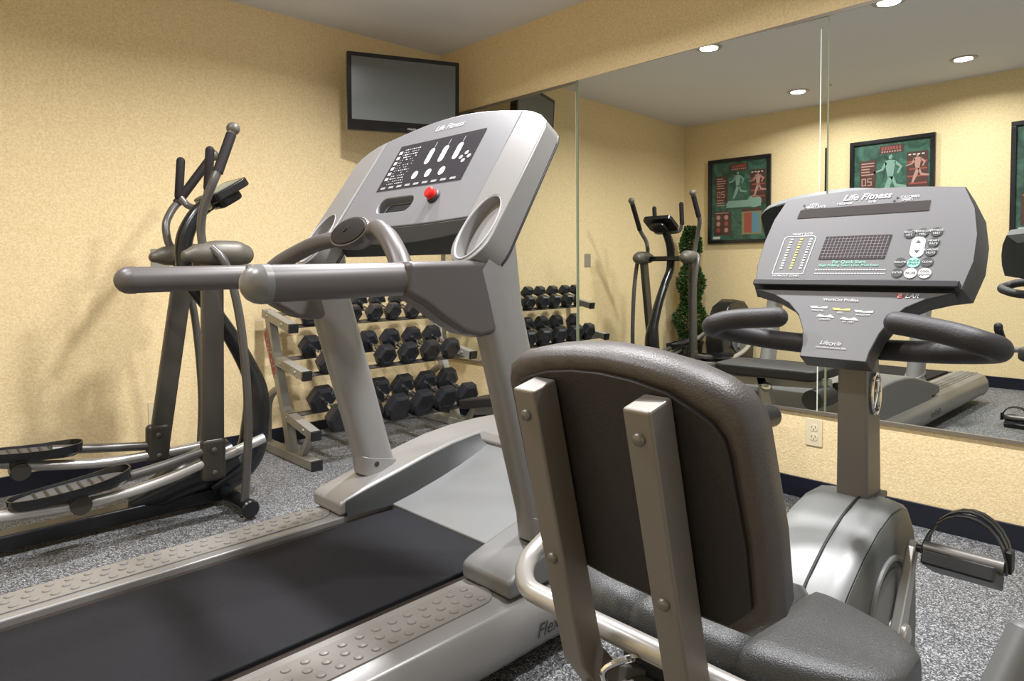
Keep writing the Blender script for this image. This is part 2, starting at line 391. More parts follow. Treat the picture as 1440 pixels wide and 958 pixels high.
# downlights
for i, (x, y) in enumerate(LAMPS):
    lab = {(0.0, 2.29): 'recessed ceiling light seen above the poster farthest from the corner'}.get((x, y))
    seen = {(0.0, 2.29): 'round recessed downlight reflected above the first framed poster', (0.0, 1.29): 'round recessed downlight reflected above the gap before the last poster',
            (1.57, 2.29): 'round recessed downlight reflected at the mirror top above the middle of the wall', (1.57, 1.29): 'round recessed downlight cut by the mirror top edge'}
    t = thing('recessed_light', seen.get((x, y), 'round recessed downlight added for fill light in the white ceiling, outside the view'), 'ceiling light', (x, y, HR), 0, 'recessed ceiling lights')
    b = B(); lathe(b, (x, y, HR - 0.006), (0, 0, 1), [(0.058, 0.005), (0.060, 0), (0.082, 0), (0.086, 0.004), (0.086, 0.0055), (0.058, 0.0055)], 32)
    obj('trim_ring', b, M_TRIMR, t)
    b = B(); lathe(b, (x, y, HR - 0.0015), (0, 0, 1), [(0.058, 0), (0.058, 0.001)], 32); obj('lens', b, M_LAMP, t)
    l = arealight('downlight', (x, y, HR - 0.008), 0.112, LAMP_POWER * (0.68 if x < 0.5 else 1.22), (0.975, 0.968, 0.985)); l.data.spread = math.radians(155)

# wall outlet, wall plates
def outlet(label, c, nrm, u, mt, slots=True, w_=0.07, h_=0.115):
    fr = Fr(V(c) + V(nrm) * 0.0005, u, (0, 0, 1))
    t = thing('wall_outlet' if slots else 'wall_plate', label, 'outlet' if slots else 'wall plate', V(c) - V((0, 0, h_ / 2)))
    s = 1 if fr.n.dot(V(nrm)) > 0 else -1
    b = B(); fr.plate(b, rrect(w_, h_, 0.005), 0, 0.005 * s); obj('cover_plate', b, mt, t, bevel=0.0015)
    if slots:
        for z in (-0.02, 0.02):
            b = B(); fr.plate(b, rrect(0.034, 0.028, 0.012, cy=z), 0.005 * s, 0.007 * s); so = obj('socket', b, mt, t)
            b = B()
            for a in (-0.007, 0.007): fr.plate(b, rrect(0.002, 0.009, 0.0008, cx=a, cy=z + 0.003), 0.007 * s, 0.0074 * s)
            fr.oval(b, 0, z - 0.008, 0.0025, 0.0025, 0.0074 * s, c0=0.007 * s); obj('slot', b, M_DARKSLOT, so)
outlet('ivory double wall outlet low on the wall under the mirror', at(1145, 608, 'X', XW), (-1, 0, 0), (0, -1, 0), M_IVORY)
outlet('ivory outlet low on the back wall behind the elliptical legs', at(219, 580, 'Y', YW), (0, -1, 0), (1, 0, 0), M_IVORY)
outlet('grey metal plate on the back wall beside the elliptical hub', at(225, 366, 'Y', YW), (0, -1, 0), (1, 0, 0), M_PLATE, False, 0.085, 0.115)

# ------------------------------------------------------------------ television
P0, P1 = V((1.99, 3.45, 0)), V((2.61, 3.205, 0)); tu = (P1 - P0).normalized(); tn = V((tu.y, -tu.x, 0))
TV = Fr(V((P0.x, P0.y, 1.795)), tu, V((0, 0, 1)) + V((-tu.y * -1, -tu.x, 0)).normalized() * 0.06); W_, H_ = (P1 - P0).length, 0.437
if TV.n.dot(tn) < 0: pass
t = thing('television', 'flat black television angled out from the wall high in the room corner', 'television', TV(W_ / 2, 0, -0.05))
b = B(); TV.plate(b, rrect(W_, H_, 0.008, cx=W_ / 2, cy=H_ / 2), -0.05, 0.0); tvc = obj('casing', b, M_TVB, t, bevel=0.004)
b = B(); TV.plate(b, rrect(W_ - 0.05, H_ - 0.085, 0.002, cx=W_ / 2, cy=H_ / 2 + 0.018), 0.0, 0.001); obj('screen', b, M_TVS, t)
b = B(); TV.plate(b, rrect(W_ * 0.75, 0.025, 0.01, cx=W_ * 0.52, cy=0.018), 0.0, 0.004); obj('speaker_bar', b, M_TVB, t, bevel=0.002)
text(TV, 'PHILIPS', W_ * 0.56, 0.022, 0.016, 0.0045, M_PRINT, t, 'brand_lettering')
b = B(); TV.plate(b, rrect(0.3, 0.25, 0.03, cx=W_ / 2, cy=H_ / 2), -0.085, -0.05); obj('rear_housing', b, M_TVB, t, bevel=0.01)
b = B(); bar(b, TV(W_ / 2, H_ / 2, -0.085), V((2.62, YW - 0.02, 1.795 + H_ / 2)), 0.05, 0.03, (0, 0, 1)); box(b, (2.54, YW - 0.022, 1.92), (2.70, YW - 0.001, 2.10)); obj('wall_bracket', b, M_BLACK, t, bevel=0.003)

# ------------------------------------------------------------------ treadmill
YC = 1.60
T = thing('treadmill', 'silver treadmill with black running belt and long grey handrails', 'treadmill', (0.46, YC, 0.0), math.radians(1.2))
X0, X1 = 0.03, 2.07
def side_section(s, x, lift=0.0):     # s=+1 far side, -1 near side; section of the deck side moulding
    pts = [(0.300, 0.205), (0.445, 0.205), (0.478, 0.192), (0.497, 0.160), (0.500, 0.120), (0.490, 0.080), (0.470, 0.055), (0.44, 0.045), (0.300, 0.045)]
    return [V((x, YC + s * a, z + (lift if z > 0.15 else lift * 0.5))) for a, z in pts]
for s in (-1, 1):
    b = B(); loft(b, [side_section(s, x, l) for x, l in ((X0, -0.02), (X0 + 0.02, 0), (0.9, 0), (X1 - 0.03, 0.0), (X1, -0.01))])
    dk = obj('side_rail', b, M_SILVER, T, bevel=0.006)
    # ribbed foot strip with rows of raised dimples
    b = B(); ya = YC + s * 0.385; x0, x1 = 0.06, 1.06
    pts = [(x0, ya - 0.055), ] + [(x1 - 0.055 + 0.055 * math.cos(a), ya + 0.055 * math.sin(a)) for a in [-PI / 2 + PI * j / 10 for j in range(11)]] + [(x0, ya + 0.055)]
    prism(b, [(x, y, 0.2045) for x, y in pts], (0, 0, 0.004)); x = x1 - 0.045; k = 0
    while x > x0 + 0.02:
        for q in (-0.032, 0, 0.032):
            lathe(b, (x - (0.012 if q == 0 else 0), ya + q, 0.2083), (0, 0, 1), [(0.0105, 0), (0.0095, 0.003), (0.005, 0.0046), (0, 0.0048)], 12)
        x -= 0.042
    obj('foot_strip', b, M_STRIP, T)
b = B(); box(b, (X0 + 0.01, YC - 0.31, 0.10), (1.9, YC + 0.31, 0.186)); obj('deck_board', b, M_DECKGAP, T, bevel=0.004)
b = B(); box(b, (X0 + 0.03, YC - 0.258, 0.165), (1.30, YC + 0.258, 0.199)); obj('running_belt', b, M_BELT, T, bevel=0.006)
b = B(); lathe(b, (X0 + 0.01, YC - 0.3, 0.15), (0, 1, 0), [(0.045, 0), (0.045, 0.6)], 20); obj('rear_roller', b, M_BLACK, T)
# motor hood
b = B(); prof = [(1.245, 0.206), (1.33, 0.226), (1.42, 0.252), (1.52, 0.285), (1.60, 0.316), (1.66, 0.345), (1.66, 0.06), (1.25, 0.06)]
prism(b, [(x, YC - 0.30, z) for x, z in prof], (0, 0.60, 0)); obj('motor_hood', b, M_GUN, T, bevel=0.004)
cheek = [(1.055, 0.207), (1.055, 0.250), (1.08, 0.262), (1.16, 0.283), (1.28, 0.310), (1.40, 0.338), (1.52, 0.362), (1.65, 0.376), (1.80, 0.380), (1.96, 0.374), (2.05, 0.355), (2.085, 0.31), (2.09, 0.10), (2.07, 0.05), (1.2, 0.05), (1.2, 0.206)]
b = B(); prism(b, [(1.645, YC - 0.30, 0.352), (1.67, YC - 0.30, 0.3775), (1.80, YC - 0.30, 0.380), (1.96, YC - 0.30, 0.374), (2.05, YC - 0.30, 0.355), (2.085, YC - 0.30, 0.31), (2.09, YC - 0.30, 0.10), (2.07, YC - 0.30, 0.05), (1.645, YC - 0.30, 0.05)], (0, 0.60, 0)); obj('hood_nose', b, M_SILVER, T, bevel=0.006)
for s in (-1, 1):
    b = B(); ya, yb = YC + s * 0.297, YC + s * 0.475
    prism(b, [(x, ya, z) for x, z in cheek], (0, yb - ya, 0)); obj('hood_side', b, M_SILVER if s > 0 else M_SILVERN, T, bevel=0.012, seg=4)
    # inner fairing up to the nose, dark grey with its shade painted in
    b = B(); top = [(1.075, 0.252), (1.16, 0.274), (1.28, 0.301), (1.40, 0.329), (1.52, 0.353), (1.63, 0.366), (1.665, 0.366)]
    low = [(1.075, 0.207), (1.16, 0.207), (1.25, 0.205), (1.36, 0.232), (1.48, 0.270), (1.59, 0.311), (1.66, 0.344)]
    o_ = [0.285, 0.283, 0.278, 0.268, 0.256, 0.246, 0.24]; r0 = [V((x, YC + s * 0.2965, z)) for x, z in top]; r1 = [V((x, YC + s * (0.2965 - 0.001), z - 0.002)) for x, z in top]
    r2 = [V((x, YC + s * (0.2965 - (0.2965 - k) * 0.45), (z + z2) / 2 - 0.004)) for (x, z), (x2, z2), k in zip(low, top, o_)]; r3 = [V((x, YC + s * k, z - 0.002)) for (x, z), k in zip(low, o_)]; r4 = [V((x, YC + s * 0.298, z - 0.006)) for x, z in low]
    loft(b, [r0, r1, r2, r3, r4], cap=False, closed=False); obj('hood_fairing', b, M_GUND, T)
    # uprights
    b = B(); yu = YC + s * 0.40
    def ring(x, z, rx, ry, n=28, tilt=-0.28):
        out = []
        for j in range(n):
            a = 2 * PI * j / n; c_, s_ = math.cos(a), math.sin(a)
            out.append(V((x + rx * math.copysign(abs(c_) ** 0.75, c_), yu + ry * math.copysign(abs(s_) ** 0.75, s_), z + tilt * rx * c_)))
        return out
    L = [ring(1.262 - 0.28 * (z - 0.29), z, 0.076, 0.043) for z in (0.285, 0.33, 0.334, 0.5, 0.8, 0.92)] + [ring(1.058, 1.045, 0.076, 0.040, 28, 1.35)]
    loft(b, L); up = obj('upright', b, M_SILVER, T)
    b = B(); loft(b, [ring(1.266, 0.275, 0.084, 0.05), ring(1.252, 0.345, 0.080, 0.047)]); obj('collar', b, M_SILVER, up, bevel=0.003)
    b = B(); bolt(b, (1.232, yu - 0.0475, 0.330), (0, -1, 0), 0.009, 0.003); obj('bolt', b, M_DARKSLOT, up)
    # handrail
    b = B(); tube(b, [(0.497, yu, 0.975), (0.81, yu, 0.978)], 0.0355, 24, 1, False, 0.8); hr = obj('handrail', b, M_RAIL, T)
    b = B(); tube(b, [(0.4985, yu, 0.975), (0.515, yu, 0.975)], 0.037, 24, 1, False, 0.82)
    lathe(b, (0.499, yu, 0.975), (-1, 0, 0), [(0.037, 0), (0.0345, 0.012), (0.028, 0.023), (0.018, 0.031), (0.008, 0.035), (0, 0.036)], 24); obj('end_cap', b, M_RAILCAP if s < 0 else M_RAIL, hr)
    pl = [(0.806, 1.016), (1.03, 1.018), (1.05, 1.005), (1.085, 0.87), (1.082, 0.853), (1.065, 0.843), (1.01, 0.838), (0.96, 0.850), (0.90, 0.885), (0.85, 0.920), (0.806, 0.942)]
    b = B(); prism(b, [(x, yu - 0.036, z) for x, z in pl], (0, 0.072, 0)); obj('rail_bracket', b, M_RAIL, T, bevel=0.016, seg=5)
# pulse bar between the rails with its oval pad
for s in (-1, 1):
    b = B()
    tube(b, [(0.835, YC + s * 0.375, 0.985), (0.850, YC + s * 0.335, 1.025), (0.873, YC + s * 0.27, 1.066), (0.905, YC + s * 0.19, 1.092), (0.935, YC + s * 0.12, 1.104), (0.950, YC + s * 0.05, 1.088)] if s < 0 else
            [(0.875, YC + 0.385, 0.985), (0.888, YC + 0.32, 1.020), (0.905, YC + 0.24, 1.050), (0.918, YC + 0.16, 1.072), (0.935, YC + 0.09, 1.082), (0.955, YC + 0.03, 1.084)], [0.026, 0.025, 0.024, 0.023, 0.022, 0.02], 18, 5)
    obj('pulse_grip', b, M_RAIL, T)
EF = Fr((0.928, YC - 0.003, 1.098), (0.02, -1, 0.04), (0.30, 0, 0.60))
b = B(); el = lambda a, bb, k=28: [(a * math.cos(2 * PI * j / k), bb * math.sin(2 * PI * j / k)) for j in range(k)]
loft(b, [[EF(x, y, c) for x, y in el(a, bb)] for a, bb, c in ((0.03, 0.02, -0.055), (0.066, 0.032, -0.042), (0.084, 0.043, -0.018), (0.090, 0.047, 0.0), (0.087, 0.044, 0.006))]); obj('sensor_housing', b, M_RAIL, T)
b = B(); loft(b, [[EF(x, y, c) for x, y in el(a, bb)] for a, bb, c in ((0.082, 0.040, 0.005), (0.080, 0.038, 0.009), (0.05, 0.025, 0.012))]); sp = obj('sensor_pad', b, M_PAD, T)
b = B(); EF.oval(b, -0.012, 0.006, 0.013, 0.010, 0.0145, c0=0.011); obj('badge', b, M_BLACK, sp)
# console: u to the user's right (-Y), v up the slope, n toward the user
CF = Fr((1.15, YC, 1.238), (0, -1, 0), (0.10, 0, 0.152))
out = [(-0.32, -0.13)] + [(-0.32 + 0.64 * j / 12, -0.13 - 0.012 * math.sin(PI * j / 12)) for j in range(1, 12)] + [(0.32, -0.13)]
out += [(0.32 - 0.64 * j / 14, 0.222 + 0.045 * math.sin(PI * j / 14)) for j in range(15)]
b = B(); CF.plate(b, out, -0.055, 0.0); con = obj('console_body', b, M_SILVERL, T, bevel=0.004)
b = B(); CF.plate(b, rrect(0.170, 0.054, 0.026, cx=-0.060, cy=-0.060), -0.030, 0.01); boolean(con, b)
b = B(); CF.plate(b, rrect(0.172, 0.056, 0.027, cx=-0.060, cy=-0.060), -0.036, -0.0295); obj('tray', b, M_GUND, con)
# lower dark shelf below the face
b = B(); sh = [(-0.325 + 0.65 * j / 12) for j in range(13)]
loft(b, [[CF(a, -0.133 - 0.012 * math.sin(PI * j / 12), 0.0) for j, a in enumerate(sh)] + [CF(a, -0.128, -0.08) for a in sh[::-1]],
         [CF(a, -0.165 - 0.030 * math.sin(PI * j / 12), -0.015) for j, a in enumerate(sh)] + [CF(a, -0.19, -0.08) for a in sh[::-1]]])
obj('console_shelf', b, M_GUND, T, bevel=0.003)
# wings with cup wells
for s in (-1, 1):
    wg = [(0.322, 0.2205), (0.35, 0.215), (0.375, 0.20), (0.395, 0.17), (0.452, 0.165)] if False else None
    o2 = [(0.3215, 0.2215), (0.36, 0.210), (0.40, 0.190), (0.432, 0.163), (0.442, 0.140)]
    o2 += [(0.386 + 0.066 * math.cos(a), -0.200 + 0.080 * math.sin(a)) for a in [-PI * j / 12 for j in range(13)]] + [(0.3215, -0.14)]
    bow = lambda a, bb: 0.0005 + 0.012 * max(0.0, -0.02 - bb) / 0.2
    b = B(); loft(b, [[CF(s * a, bb, bow(a, bb)) for a, bb in o2], [CF(s * a, bb, -0.058) for a, bb in o2]])
    wing = obj('console_wing', b, M_SILVER, T, bevel=0.004)
    ov = lambda k, da=0.0: [(s * 0.386 + (0.054 + da) * math.cos(a), -0.172 + (0.096 + da) * math.sin(a)) for a in [2 * PI * j / k for j in range(k)]]
    b = B(); CF.plate(b, ov(36), -0.026, 0.08); boolean(wing, b)
    b = B(); CF.plate(b, ov(36, 0.0004), -0.030, -0.0255); obj('cup_well', b, M_CUP, wing)
    b = B(); q = ov(36, 0.001); tube(b, [CF(a, bb, bow(0, bb) + 0.001) for a, bb in q + q[:1]], 0.0030, 8, 1); obj('well_rim', b, M_CUP, wing)
    b = B(); CF.plate(b, [(s * a * 0.997, bb * 0.995) for a, bb in o2], -0.066, -0.0585); obj('wing_back', b, M_GUND, wing, bevel=0.003)
b = B(); CF.plate(b, [(a * 0.995, bb * 0.995) for a, bb in out], -0.072, -0.0555); obj('console_back', b, M_GUND, T, bevel=0.006)
# display panel
b = B(); CF.flat(b, [(-0.203, 0.0), (0.203, 0.0), (0.203, 0.182), (-0.203, 0.182)], 0.001); pan = obj('display_panel', b, M_PANEL, T, smooth=False)
b = B()
for k, u0 in enumerate((-0.01, 0.055, 0.120)):
    CF.flat(b, rrect(0.024, 0.062, 0.012, cx=u0, cy=0.113), 0.0018, 0)
    CF.flat(b, rrect(0.003, 0.022, 0.001, cx=u0 + 0.003, cy=0.156), 0.0018, 1)
for u0 in (-0.035, 0.028, 0.092): CF.flat(b, rrect(0.026, 0.030, 0.012, cx=u0, cy=0.045), 0.0018, 0)
for du, dv in ((0, 0.014), (0, -0.014), (-0.017, 0), (0.017, 0)): CF.oval(b, 0.168 + du, 0.085 + dv, 0.0085, 0.0075, 0.0018, 1)
for k in range(14):
    for j in range(8):
        if random.random() < 0.8: CF.rect(b, -0.165 + j * 0.0105, 0.022 + k * 0.0105, -0.165 + j * 0.0105 + 0.006 * random.random() + 0.003, 0.026 + k * 0.0105, 0.0018, 1 if random.random() < 0.7 else 0)
for k in range(6): CF.rect(b, -0.190, 0.04 + k * 0.021, -0.174, 0.052 + k * 0.021, 0.0018, 0)
for k in range(9): CF.rect(b, -0.185 + k * 0.042, 0.006, -0.16 + k * 0.042, 0.014, 0.0018, 1)
obj('panel_graphics', b, [M_PRINT, M_PRINTD], pan, smooth=False)
text(CF, 'Life Fitness', 0.01, 0.226, 0.030, 0.001, M_PRINT, T, 'brand_lettering', shear=0.3)
b = B(); sb_ = CF(0.122, -0.050, 0); lathe(b, sb_, CF.n, [(0.022, 0), (0.022, 0.006), (0.019, 0.010), (0.0, 0.010)], 20); stp = obj('stop_button_ring', b, M_GUND, T)
b = B(); lathe(b, sb_ + CF.n * 0.010, CF.n, [(0.0165, 0), (0.0165, 0.014), (0.013, 0.018), (0, 0.019)], 20); obj('stop_button', b, M_RED, stp)
SF = Fr((1.22, YC - 0.5005, 0.115), (1, 0, 0), (0, 0, 1))
text(SF, 'FlexDeck', -0.01, 0.0, 0.048, 0.0015, M_BLACKTXT, T, 'deck_lettering', shear=0.35)

# ------------------------------------------------------------------ recumbent bike
YS = 0.515
K = thing('recumbent_bike', 'grey recumbent exercise bike with wide console, padded seat back and looped handles', 'exercise bike', (1.1, YS, 0))
# seat back cushion: tilted frame, u to the rider's right (-Y), v up, n backward to the camera
PB = Fr((0.718, YS + 0.006, 0.590), (0, -1, 0), (-0.078, 0, 0.31))     # n = u x v points backwards
def pad_outline(sh=0.0):
    top = [(0.184 - sh, 0.225 - sh * 0.4), (0.180 - sh, 0.248 - sh * 0.6), (0.168 - sh, 0.268 - sh * 0.8), (0.146 - sh, 0.283 - sh), (0.10, 0.300 - sh), (0.05, 0.310 - sh), (0.0, 0.314 - sh), (-0.05, 0.312 - sh), (-0.10, 0.305 - sh), (-0.155 + sh, 0.292 - sh), (-0.176 + sh, 0.280 - sh * 0.8), (-0.186 + sh, 0.258 - sh * 0.4)]
    bot = [(-0.186 + sh, 0.10), (-0.172 + sh, 0.015 + sh), (-0.15 + sh, -0.015 + sh), (-0.05, -0.022 + sh), (0.05, -0.026 + sh), (0.155 - sh, -0.028 + sh), (0.187 - sh, 0.005 + sh), (0.190 - sh, 0.10)]
    return top + bot
S_ = 1 if PB.n.x < 0 else -1
rings = []
for c, shk in ((0.000, 0.020), (0.004, 0.008), (-0.002, 0.001), (-0.020, -0.003), (-0.048, 0.0), (-0.068, 0.012), (-0.078, 0.040)):
    rings.append([PB(a, bb, S_ * (c - 0.25 * a * a)) for a, bb in pad_outline(shk)])
b = B(); loft(b, rings); obj('seat_back_pad', b, M_VINYL, K, angle=70)
b = B(); q = [(a * 0.93, bb if bb < 0.2 else bb - 0.010) for a, bb in pad_outline(0.012)]; loft(b, [[PB(a, bb, S_ * (0.0075 - 0.25 * a * a)) for a, bb in q], [PB(a, bb, S_ * (-0.01 - 0.25 * a * a)) for a, bb in q]]); obj('back_board', b, M_VINYLB, K, bevel=0.002)
# two frame tubes behind the pad
for s, yt in ((-1, 0.437), (1, 0.614)):
    b = B(); top = V((0.622, yt, 0.850)); bot = V((0.700, yt, 0.52)); low = V((0.775, yt, 0.37)) if s > 0 else V((0.736, yt, 0.38))
    d1 = (bot - top).normalized(); n1 = V((-d1.z, 0, d1.x)); n1 = n1 if n1.x > 0 else -n1
    hw, hd = 0.019, 0.023
    def sec(p, n_): return [p + V((0, hw, 0)) + n_ * hd, p + V((0, -hw, 0)) + n_ * hd, p + V((0, -hw, 0)) - n_ * hd, p + V((0, hw, 0)) - n_ * hd]
    rr_ = [sec(top, n1), sec(bot, n1)]
    if s > 0: rr_ += [sec(V((0.718, yt, 0.45)), n1), sec(V((0.745, yt - 0.01, 0.41)), V((0.8, 0, 0.6))), sec(V((0.80, yt - 0.03, 0.385)), V((0.3, 0, 0.95)))]
    else: rr_ += [sec(low, n1), sec(V((0.78, yt, 0.36)), V((0.3, 0, 0.95)))]
    loft(b, rr_); tb = obj('back_tube', b, M_BKT, K, bevel=0.004)
    b = B()
    for z in (0.816, 0.612):
        b = B(); tt = (0.850 - z) / (0.850 - 0.52); p = top.lerp(bot, tt) - n1 * hd; bolt(b, p, -n1, 0.008, 0.006); obj('bolt', b, M_BKM, tb)
b = B(); obox(b, (0.745, 0.437, 0.425), (0.03, 0, 0), (0, 0.027, 0), (0, 0, 0.012)); obj('tube_clamp', b, M_BKT, K, bevel=0.003)
# silver grab bar behind and beside the seat
b = B(); z = 0.475
tube(b, [(1.02, YS + 0.335, 0.555), (0.90, YS + 0.335, 0.50), (0.83, YS + 0.325, 0.475), (0.775, YS + 0.27, 0.468), (0.765, YS + 0.2, 0.468), (0.765, YS, 0.468), (0.765, YS - 0.2, 0.468), (0.775, YS - 0.27, 0.468), (0.83, YS - 0.335, 0.445), (0.90, YS - 0.333, 0.40), (0.95, YS - 0.330, 0.405)], 0.0165, 18, 8)
obj('grab_bar', b, M_ELLS, K)
b = B(); tube(b, [(0.93, YS + 0.335, 0.515), (1.08, YS + 0.333, 0.60), (1.10, YS + 0.333, 0.63)], [0.019, 0.022, 0.022], 18, 5, True); obj('side_grip', b, M_FOAM, K)
# bike seat: two broad lobes with a groove
b = B(); secs = []
NS = 56
for i in range(NS + 1):
    u = -1 + 2 * i / NS; y = 0.264 * math.sin(u * PI / 2) if abs(u) < 1 else 0.264 * u
    e = max(0.0, 1 - abs(y / 0.2642) ** 3.2) ** 0.5
    g = math.exp(-((abs(y) - 0.088) / 0.0085) ** 2)
    xr, xf = 0.935 - (0.135 + 0.0) * (0.35 + 0.65 * e) + 0.010 * g, 0.935 + (0.085 + 0.055 * math.cos(y / 0.264 * PI / 2) - 0.02 * math.exp(-(y / 0.05) ** 2)) * (0.30 + 0.70 * e) - 0.008 * g
    top = 0.500 + 0.012 * (abs(y) / 0.2) ** 2 - 0.012 * g - 0.028 * (1 - e); bot = 0.415 + 0.03 * (1 - e)
    h = top - bot; sec = []
    for tx, tz in ((0.04, 0.0), (0.0, 0.22), (-0.015, 0.5), (0.0, 0.75), (0.035, 0.90), (0.09, 0.975), (0.18, 1.0), (0.4, 0.985), (0.6, 0.985), (0.80, 1.0), (0.89, 0.97), (0.955, 0.88), (0.99, 0.72), (1.0, 0.45), (0.985, 0.2), (0.95, 0.0)):
        sec.append(V((xr + (xf - xr) * tx, YS + y, bot + h * tz)))
    secs.append(sec)
loft(b, secs); st = obj('bike_seat', b, M_SEAT, K, angle=75)
b = B(); obox(b, (0.93, YS, 0.395), (0.12, 0, 0), (0, 0.10, 0), (0, 0, 0.022)); obj('seat_carriage', b, M_GUND, K, bevel=0.006)
b = B(); box(b, (0.62, YS - 0.045, 0.22), (1.30, YS + 0.045, 0.30)); bar(b, (0.90, YS, 0.28), (0.90, YS, 0.39), 0.10, 0.12); obj('frame_rail', b, M_BKM, K, bevel=0.008)
b = B(); bar(b, (0.70, YS, 0.24), (0.66, YS, 0.05), 0.06, 0.08); box(b, (0.62, YS - 0.27, 0.0), (0.70, YS + 0.27, 0.055)); obj('rear_foot', b, M_BKM, K, bevel=0.01)
b = B(); box(b, (1.60, YS - 0.27, 0.0), (1.68, YS + 0.27, 0.055)); bar(b, (1.64, YS, 0.03), (1.55, YS, 0.16), 0.06, 0.08); obj('front_foot', b, M_BKM, K, bevel=0.01)
b = B(); tube(b, [(0.72, YS + 0.05, 0.41), (0.71, YS + 0.055, 0.445), (0.735, YS + 0.03, 0.462), (0.76, YS + 0.03, 0.45)], 0.005, 8, 5); lathe(b, (0.715, YS + 0.02, 0.405), (0, 0, 1), [(0.012, 0), (0.012, 0.01), (0.008, 0.014), (0, 0.015)], 12); obj('adjust_hook', b, M_CHROME, K)
b = B(); box(b, (0.69, YS - 0.09, 0.375), (0.80, YS + 0.10, 0.402)); obj('carriage_plate', b, M_BKM, K, bevel=0.004)
# shroud
arch = [(1.10, 0.335), (1.14, 0.385), (1.20, 0.432), (1.28, 0.476), (1.36, 0.506), (1.44, 0.522), (1.50, 0.520), (1.545, 0.502), (1.575, 0.465), (1.59, 0.40), (1.60, 0.25), (1.60, 0.12), (1.55, 0.085), (1.20, 0.085), (1.10, 0.20)]
def shell(y0, y1, shrink):
    cx, cz = 1.38, 0.28
    return [[V((cx + (x - cx) * k, y, cz + (z - cz) * k)) for x, z in arch] for y, k in ((y0, 1.0), (y1, shrink))]
b = B(); a0 = [V((x, YS, z)) for x, z in arch]
loft(b, [[V((1.38 + (x - 1.38) * k, YS + dy, 0.28 + (z - 0.28) * k)) for x, z in arch] for dy, k in ((-0.084, 0.95), (-0.074, 0.982), (-0.050, 0.997), (0.0, 1.0), (0.050, 0.997), (0.074, 0.982), (0.084, 0.95))])
shr = obj('shroud', b, M_BKS, K)
b = B(); tube(b, [(x, YS - 0.018, z - 0.0005) for x, z in arch[:9]], 0.003, 8, 4); obj('shroud_seam', b, M_DARKSLOT, shr)
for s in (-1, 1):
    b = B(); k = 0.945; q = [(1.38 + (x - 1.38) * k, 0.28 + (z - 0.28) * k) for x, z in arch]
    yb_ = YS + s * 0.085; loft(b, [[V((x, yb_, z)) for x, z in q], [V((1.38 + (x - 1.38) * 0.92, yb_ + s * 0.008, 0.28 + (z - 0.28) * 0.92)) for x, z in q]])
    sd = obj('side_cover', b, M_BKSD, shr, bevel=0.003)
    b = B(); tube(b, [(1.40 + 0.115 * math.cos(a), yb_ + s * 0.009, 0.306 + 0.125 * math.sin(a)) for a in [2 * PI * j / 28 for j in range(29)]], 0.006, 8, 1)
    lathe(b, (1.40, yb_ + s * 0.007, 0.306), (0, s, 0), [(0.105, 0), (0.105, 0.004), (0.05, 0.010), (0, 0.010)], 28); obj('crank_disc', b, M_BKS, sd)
# cranks and pedals
def pedal(s, cx, cz, ang):
    yk = YS + s * 0.105
    ex, ez = cx + 0.165 * math.cos(ang), cz + 0.165 * math.sin(ang)
    cr = B(); d = V((math.cos(ang), 0, math.sin(ang))); p = V((-d.z, 0, d.x))
    o2 = [V((cx, yk, cz)) + d * (-0.03 + 0.0) + p * 0.012, V((cx, yk, cz)) + p * 0.028, V((cx, yk, cz)) + d * 0.03 + p * 0.022, V((ex, yk, ez)) + p * 0.012, V((ex, yk, ez)) + d * 0.014,
          V((ex, yk, ez)) - p * 0.012, V((cx, yk, cz)) + d * 0.03 - p * 0.022, V((cx, yk, cz)) - p * 0.028, V((cx, yk, cz)) - d * 0.03 - p * 0.012]
    loft(cr, [[q for q in o2], [q + V((0, s * 0.018, 0)) for q in o2]]); lathe(cr, (cx, yk - s * 0.02, cz), (0, s, 0), [(0.022, 0), (0.022, 0.045), (0.015, 0.048), (0, 0.048)], 20)
    c = obj('crank_arm', cr, M_CRANK, K, bevel=0.004)
    y0 = yk + s * 0.03; y1 = y0 + s * 0.128
    b = B(); lathe(b, (ex, yk, ez), (0, s, 0), [(0.008, 0), (0.008, 0.04)], 12)
    tl = 0.05
    # pedal body: platform hanging slightly forward, with a rounded top bar
    bx = V((math.cos(-0.5), 0, math.sin(-0.5))); bz = V((-bx.z, 0, bx.x))
    c0 = V((ex, (y0 + y1) / 2, ez)); obox(b, c0 - bz * 0.018, bx * 0.045, V((0, abs(y1 - y0) / 2 - 0.006, 0)), bz * 0.014)
    pd = obj('pedal', b, M_BLACK, K, bevel=0.004)
    b = B(); tube(b, [(ex, y0, ez + 0.004), (ex, y1, ez + 0.004)], 0.014, 14, 1, False); obj('pedal_bar', b, M_BKM, pd)
    for dx, rr2 in ((-0.025, 0.0), (-0.004, 0.004), (0.017, 0.002)):
        b = B(); w2 = abs(y1 - y0) / 2 + 0.004; pts = []
        for j in range(13):
            a = PI * j / 12
            pts.append(V((ex + 0.02 + dx + 0.035 * math.sin(a), (y0 + y1) / 2 - s * w2 * math.cos(a), ez - 0.005 + (0.078 + rr2) * math.sin(a))))
        rgs = []
        for i, q in enumerate(pts):
            d_ = (pts[min(i + 1, 12)] - pts[max(i - 1, 0)]).normalized(); sd_ = V((1, 0, 0)); nn = d_.cross(sd_).normalized()
            rgs.append([q + sd_ * 0.006 + nn * 0.0015, q - sd_ * 0.006 + nn * 0.0015, q - sd_ * 0.006 - nn * 0.0015, q + sd_ * 0.006 - nn * 0.0015])
        loft(b, rgs); obj('pedal_strap', b, M_BLACK, pd)
    b = B(); obox(b, V((ex + 0.02, y1 + s * 0.004, ez + 0.012)), V((0.014, 0, 0)), V((0, 0.005, 0)), V((0, 0, 0.02))); obj('strap_buckle', b, M_BLACK, pd, bevel=0.002)
AX, AZ = 1.385, 0.300
